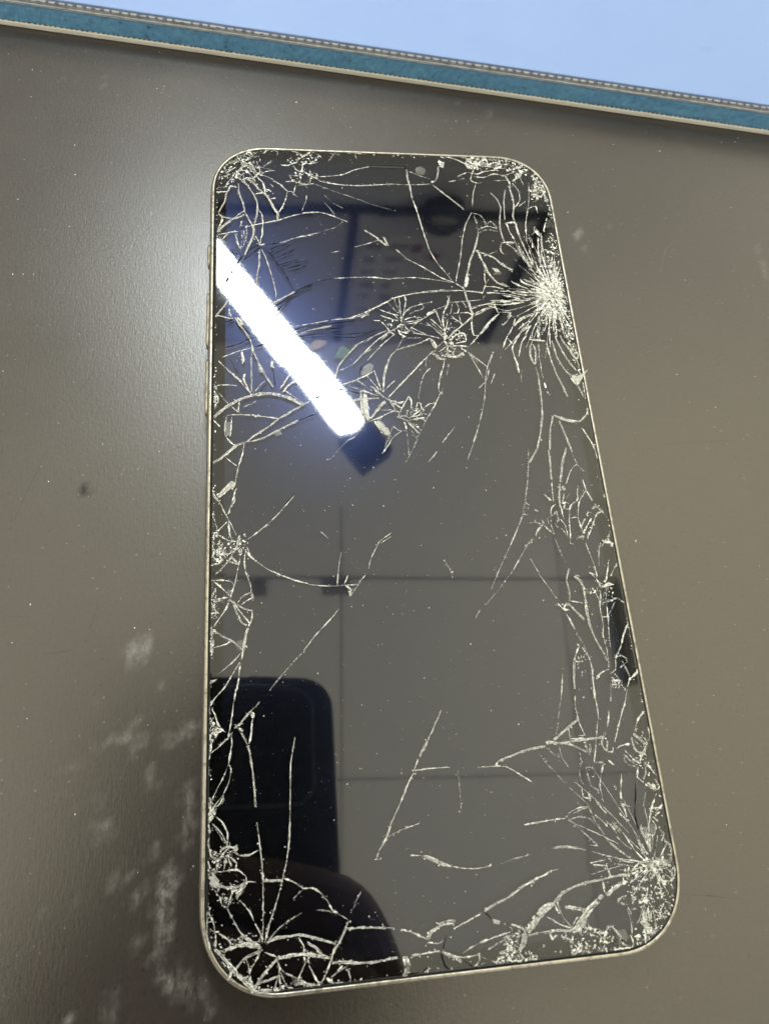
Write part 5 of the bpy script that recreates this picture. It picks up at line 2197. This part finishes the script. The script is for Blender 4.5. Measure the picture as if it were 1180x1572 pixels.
# ------------------------------------------------------------------ the phone that takes the picture, and the hand holding it
PM = Matrix((
    (RIGHT.x, UP.x, -FWD.x, CAM.x),
    (RIGHT.y, UP.y, -FWD.y, CAM.y),
    (RIGHT.z, UP.z, -FWD.z, CAM.z),
    (0, 0, 0, 1)))
hp = thing('camera_phone', 'black cased smartphone held above the table, mirrored low on the screen', 'smartphone', matrix=PM)
v, f = sweep(75, 155, 12, [(2.4, 2.2), (0.7, 2.7), (0, 4), (0, 9), (0.8, 10.6), (2.5, 11)], cap_first=True, cap_last=True, n=10, off=(-20.5, -62.5))
link('case', mesh_py('case', v, f, M_case, smooth=False), hp)
v, f = sweep(38, 40, 9, [(0.0, 2.1), (0, 1.2), (0.5, 0.75), (1.2, 0.7)], cap_last=True, n=8, off=(-8.2, -8.8))
f = [tuple(reversed(q)) for q in f]
isl = link('camera_island', mesh_py('camera_island', v, f, M_case), hp)
v, f = sweep(38, 40, 9, [(0.9, 0.69), (0.95, 0.45), (2.0, 0.45), (2.1, 0.69)], n=8, off=(-8.2, -8.8))
link('island_rim_glint', mesh_py('island_rim_glint', v, [tuple(reversed(q)) for q in f], M_rim_glint), isl)
for x, y in ((0, 0), (0, -18.5), (-17, -9)):
    V, F = [], []
    n = 28
    for r, z in ((7.2, 0.68), (7.2, 0.2), (6.6, 0.1), (5.6, 0.25), (5.2, 0.6)):
        V += [(x + r * math.cos(2 * math.pi * k / n), y + r * math.sin(2 * math.pi * k / n), z) for k in range(n)]
    for q in range(4):
        for k in range(n):
            j = (k + 1) % n
            F.append((q * n + k, q * n + j, (q + 1) * n + j, (q + 1) * n + k))
    F.append(tuple(4 * n + k for k in range(n)))
    link('lens', mesh_py('lens', V, F, M_blackp), isl)

# hand: one skinned body; (a, u, z) in the held phone's own axes, z away from the table
jv, je = [], []


def joint(p, r, prev=None):
    jv.append((p, r))
    if prev is not None:
        je.append((prev, len(jv) - 1))
    return len(jv) - 1


ROOTS = []
for side in (0, 1):
    if side == 0:
        fx = lambda a: a - 6.5
        tips = (-17, -22, -20, -8)
        dv = 0
    else:                                   # the left hand steadies the other long edge
        fx = lambda a: -41 - a
        tips = (8, 6, 7, 10)
        dv = -8
    palm = joint((fx(33), -108 + dv, 9), 20)
    ROOTS.append(palm)
    low = joint((fx(34), -140 + dv, 16), 21, palm)
    wr = joint((fx(37), -170 + dv, 28), 20, low)
    fa = joint((fx(46), -234 + dv, 66), 27, wr)
    joint((fx(60), -344 + dv, 130), 36, fa)
    kn = [joint((fx(31), -70 + dv, 5), 11, palm), joint((fx(33), -88 + dv, 4), 11, palm), joint((fx(34), -106 + dv, 4), 11, palm), joint((fx(34), -124 + dv, 6), 10, palm)]
    for k, (uu, tip) in enumerate(zip((-50, -67, -84, -99), tips)):
        uu += dv
        rr = (8.2, 8.4, 8.0, 7.0)[k]
        a = joint((fx(25), uu - 6, -4), rr + 0.8, kn[k])
        b = joint((fx((25 + tip) / 2 + 4), uu - 2, -6.6), rr, a)
        c = joint((fx((25 + tip * 3) / 4 + 1), uu + 1, -6.4), rr - 0.5, b)
        joint((fx(tip), uu + 4, -5.0), rr - 1.6, c)
    t0 = joint((fx(29), -88 + dv, 20), 12, palm)
    t1 = joint((fx(22), -66 + dv, 22), 10, t0)
    joint((fx(9), -50 + dv, 19.5), 8, t1)
me = bpy.data.meshes.new('hand')
me.from_pydata([tuple(c * MM for c in p) for p, r in jv], je, [])
hand_root = thing('person', 'hands and dark sleeves of the person holding the black phone over the table', 'person', matrix=PM)
ho = link('body', me, hand_root)
me.materials.append(M_skin)
sk = ho.modifiers.new('skin', 'SKIN')
layer_sk = me.skin_vertices[0].data
for i, (p, r) in enumerate(jv):
    layer_sk[i].radius = (r * MM, r * MM)
    layer_sk[i].use_root = i in ROOTS
sb = ho.modifiers.new('subdivision', 'SUBSURF')
sb.levels = sb.render_levels = 2
for fx, dv in ((lambda a: a - 6.5, 0), (lambda a: -41 - a, -8)):
    v, f = tube_vf([(fx(36), -172 + dv, 26), (fx(40), -190 + dv, 40), (fx(47), -236 + dv, 66), (fx(60), -344 + dv, 130), (fx(75), -424 + dv, 180)], 36, 18)
    link('sleeve', mesh_py('sleeve', v, f, M_sleeve, smooth=True), hand_root)
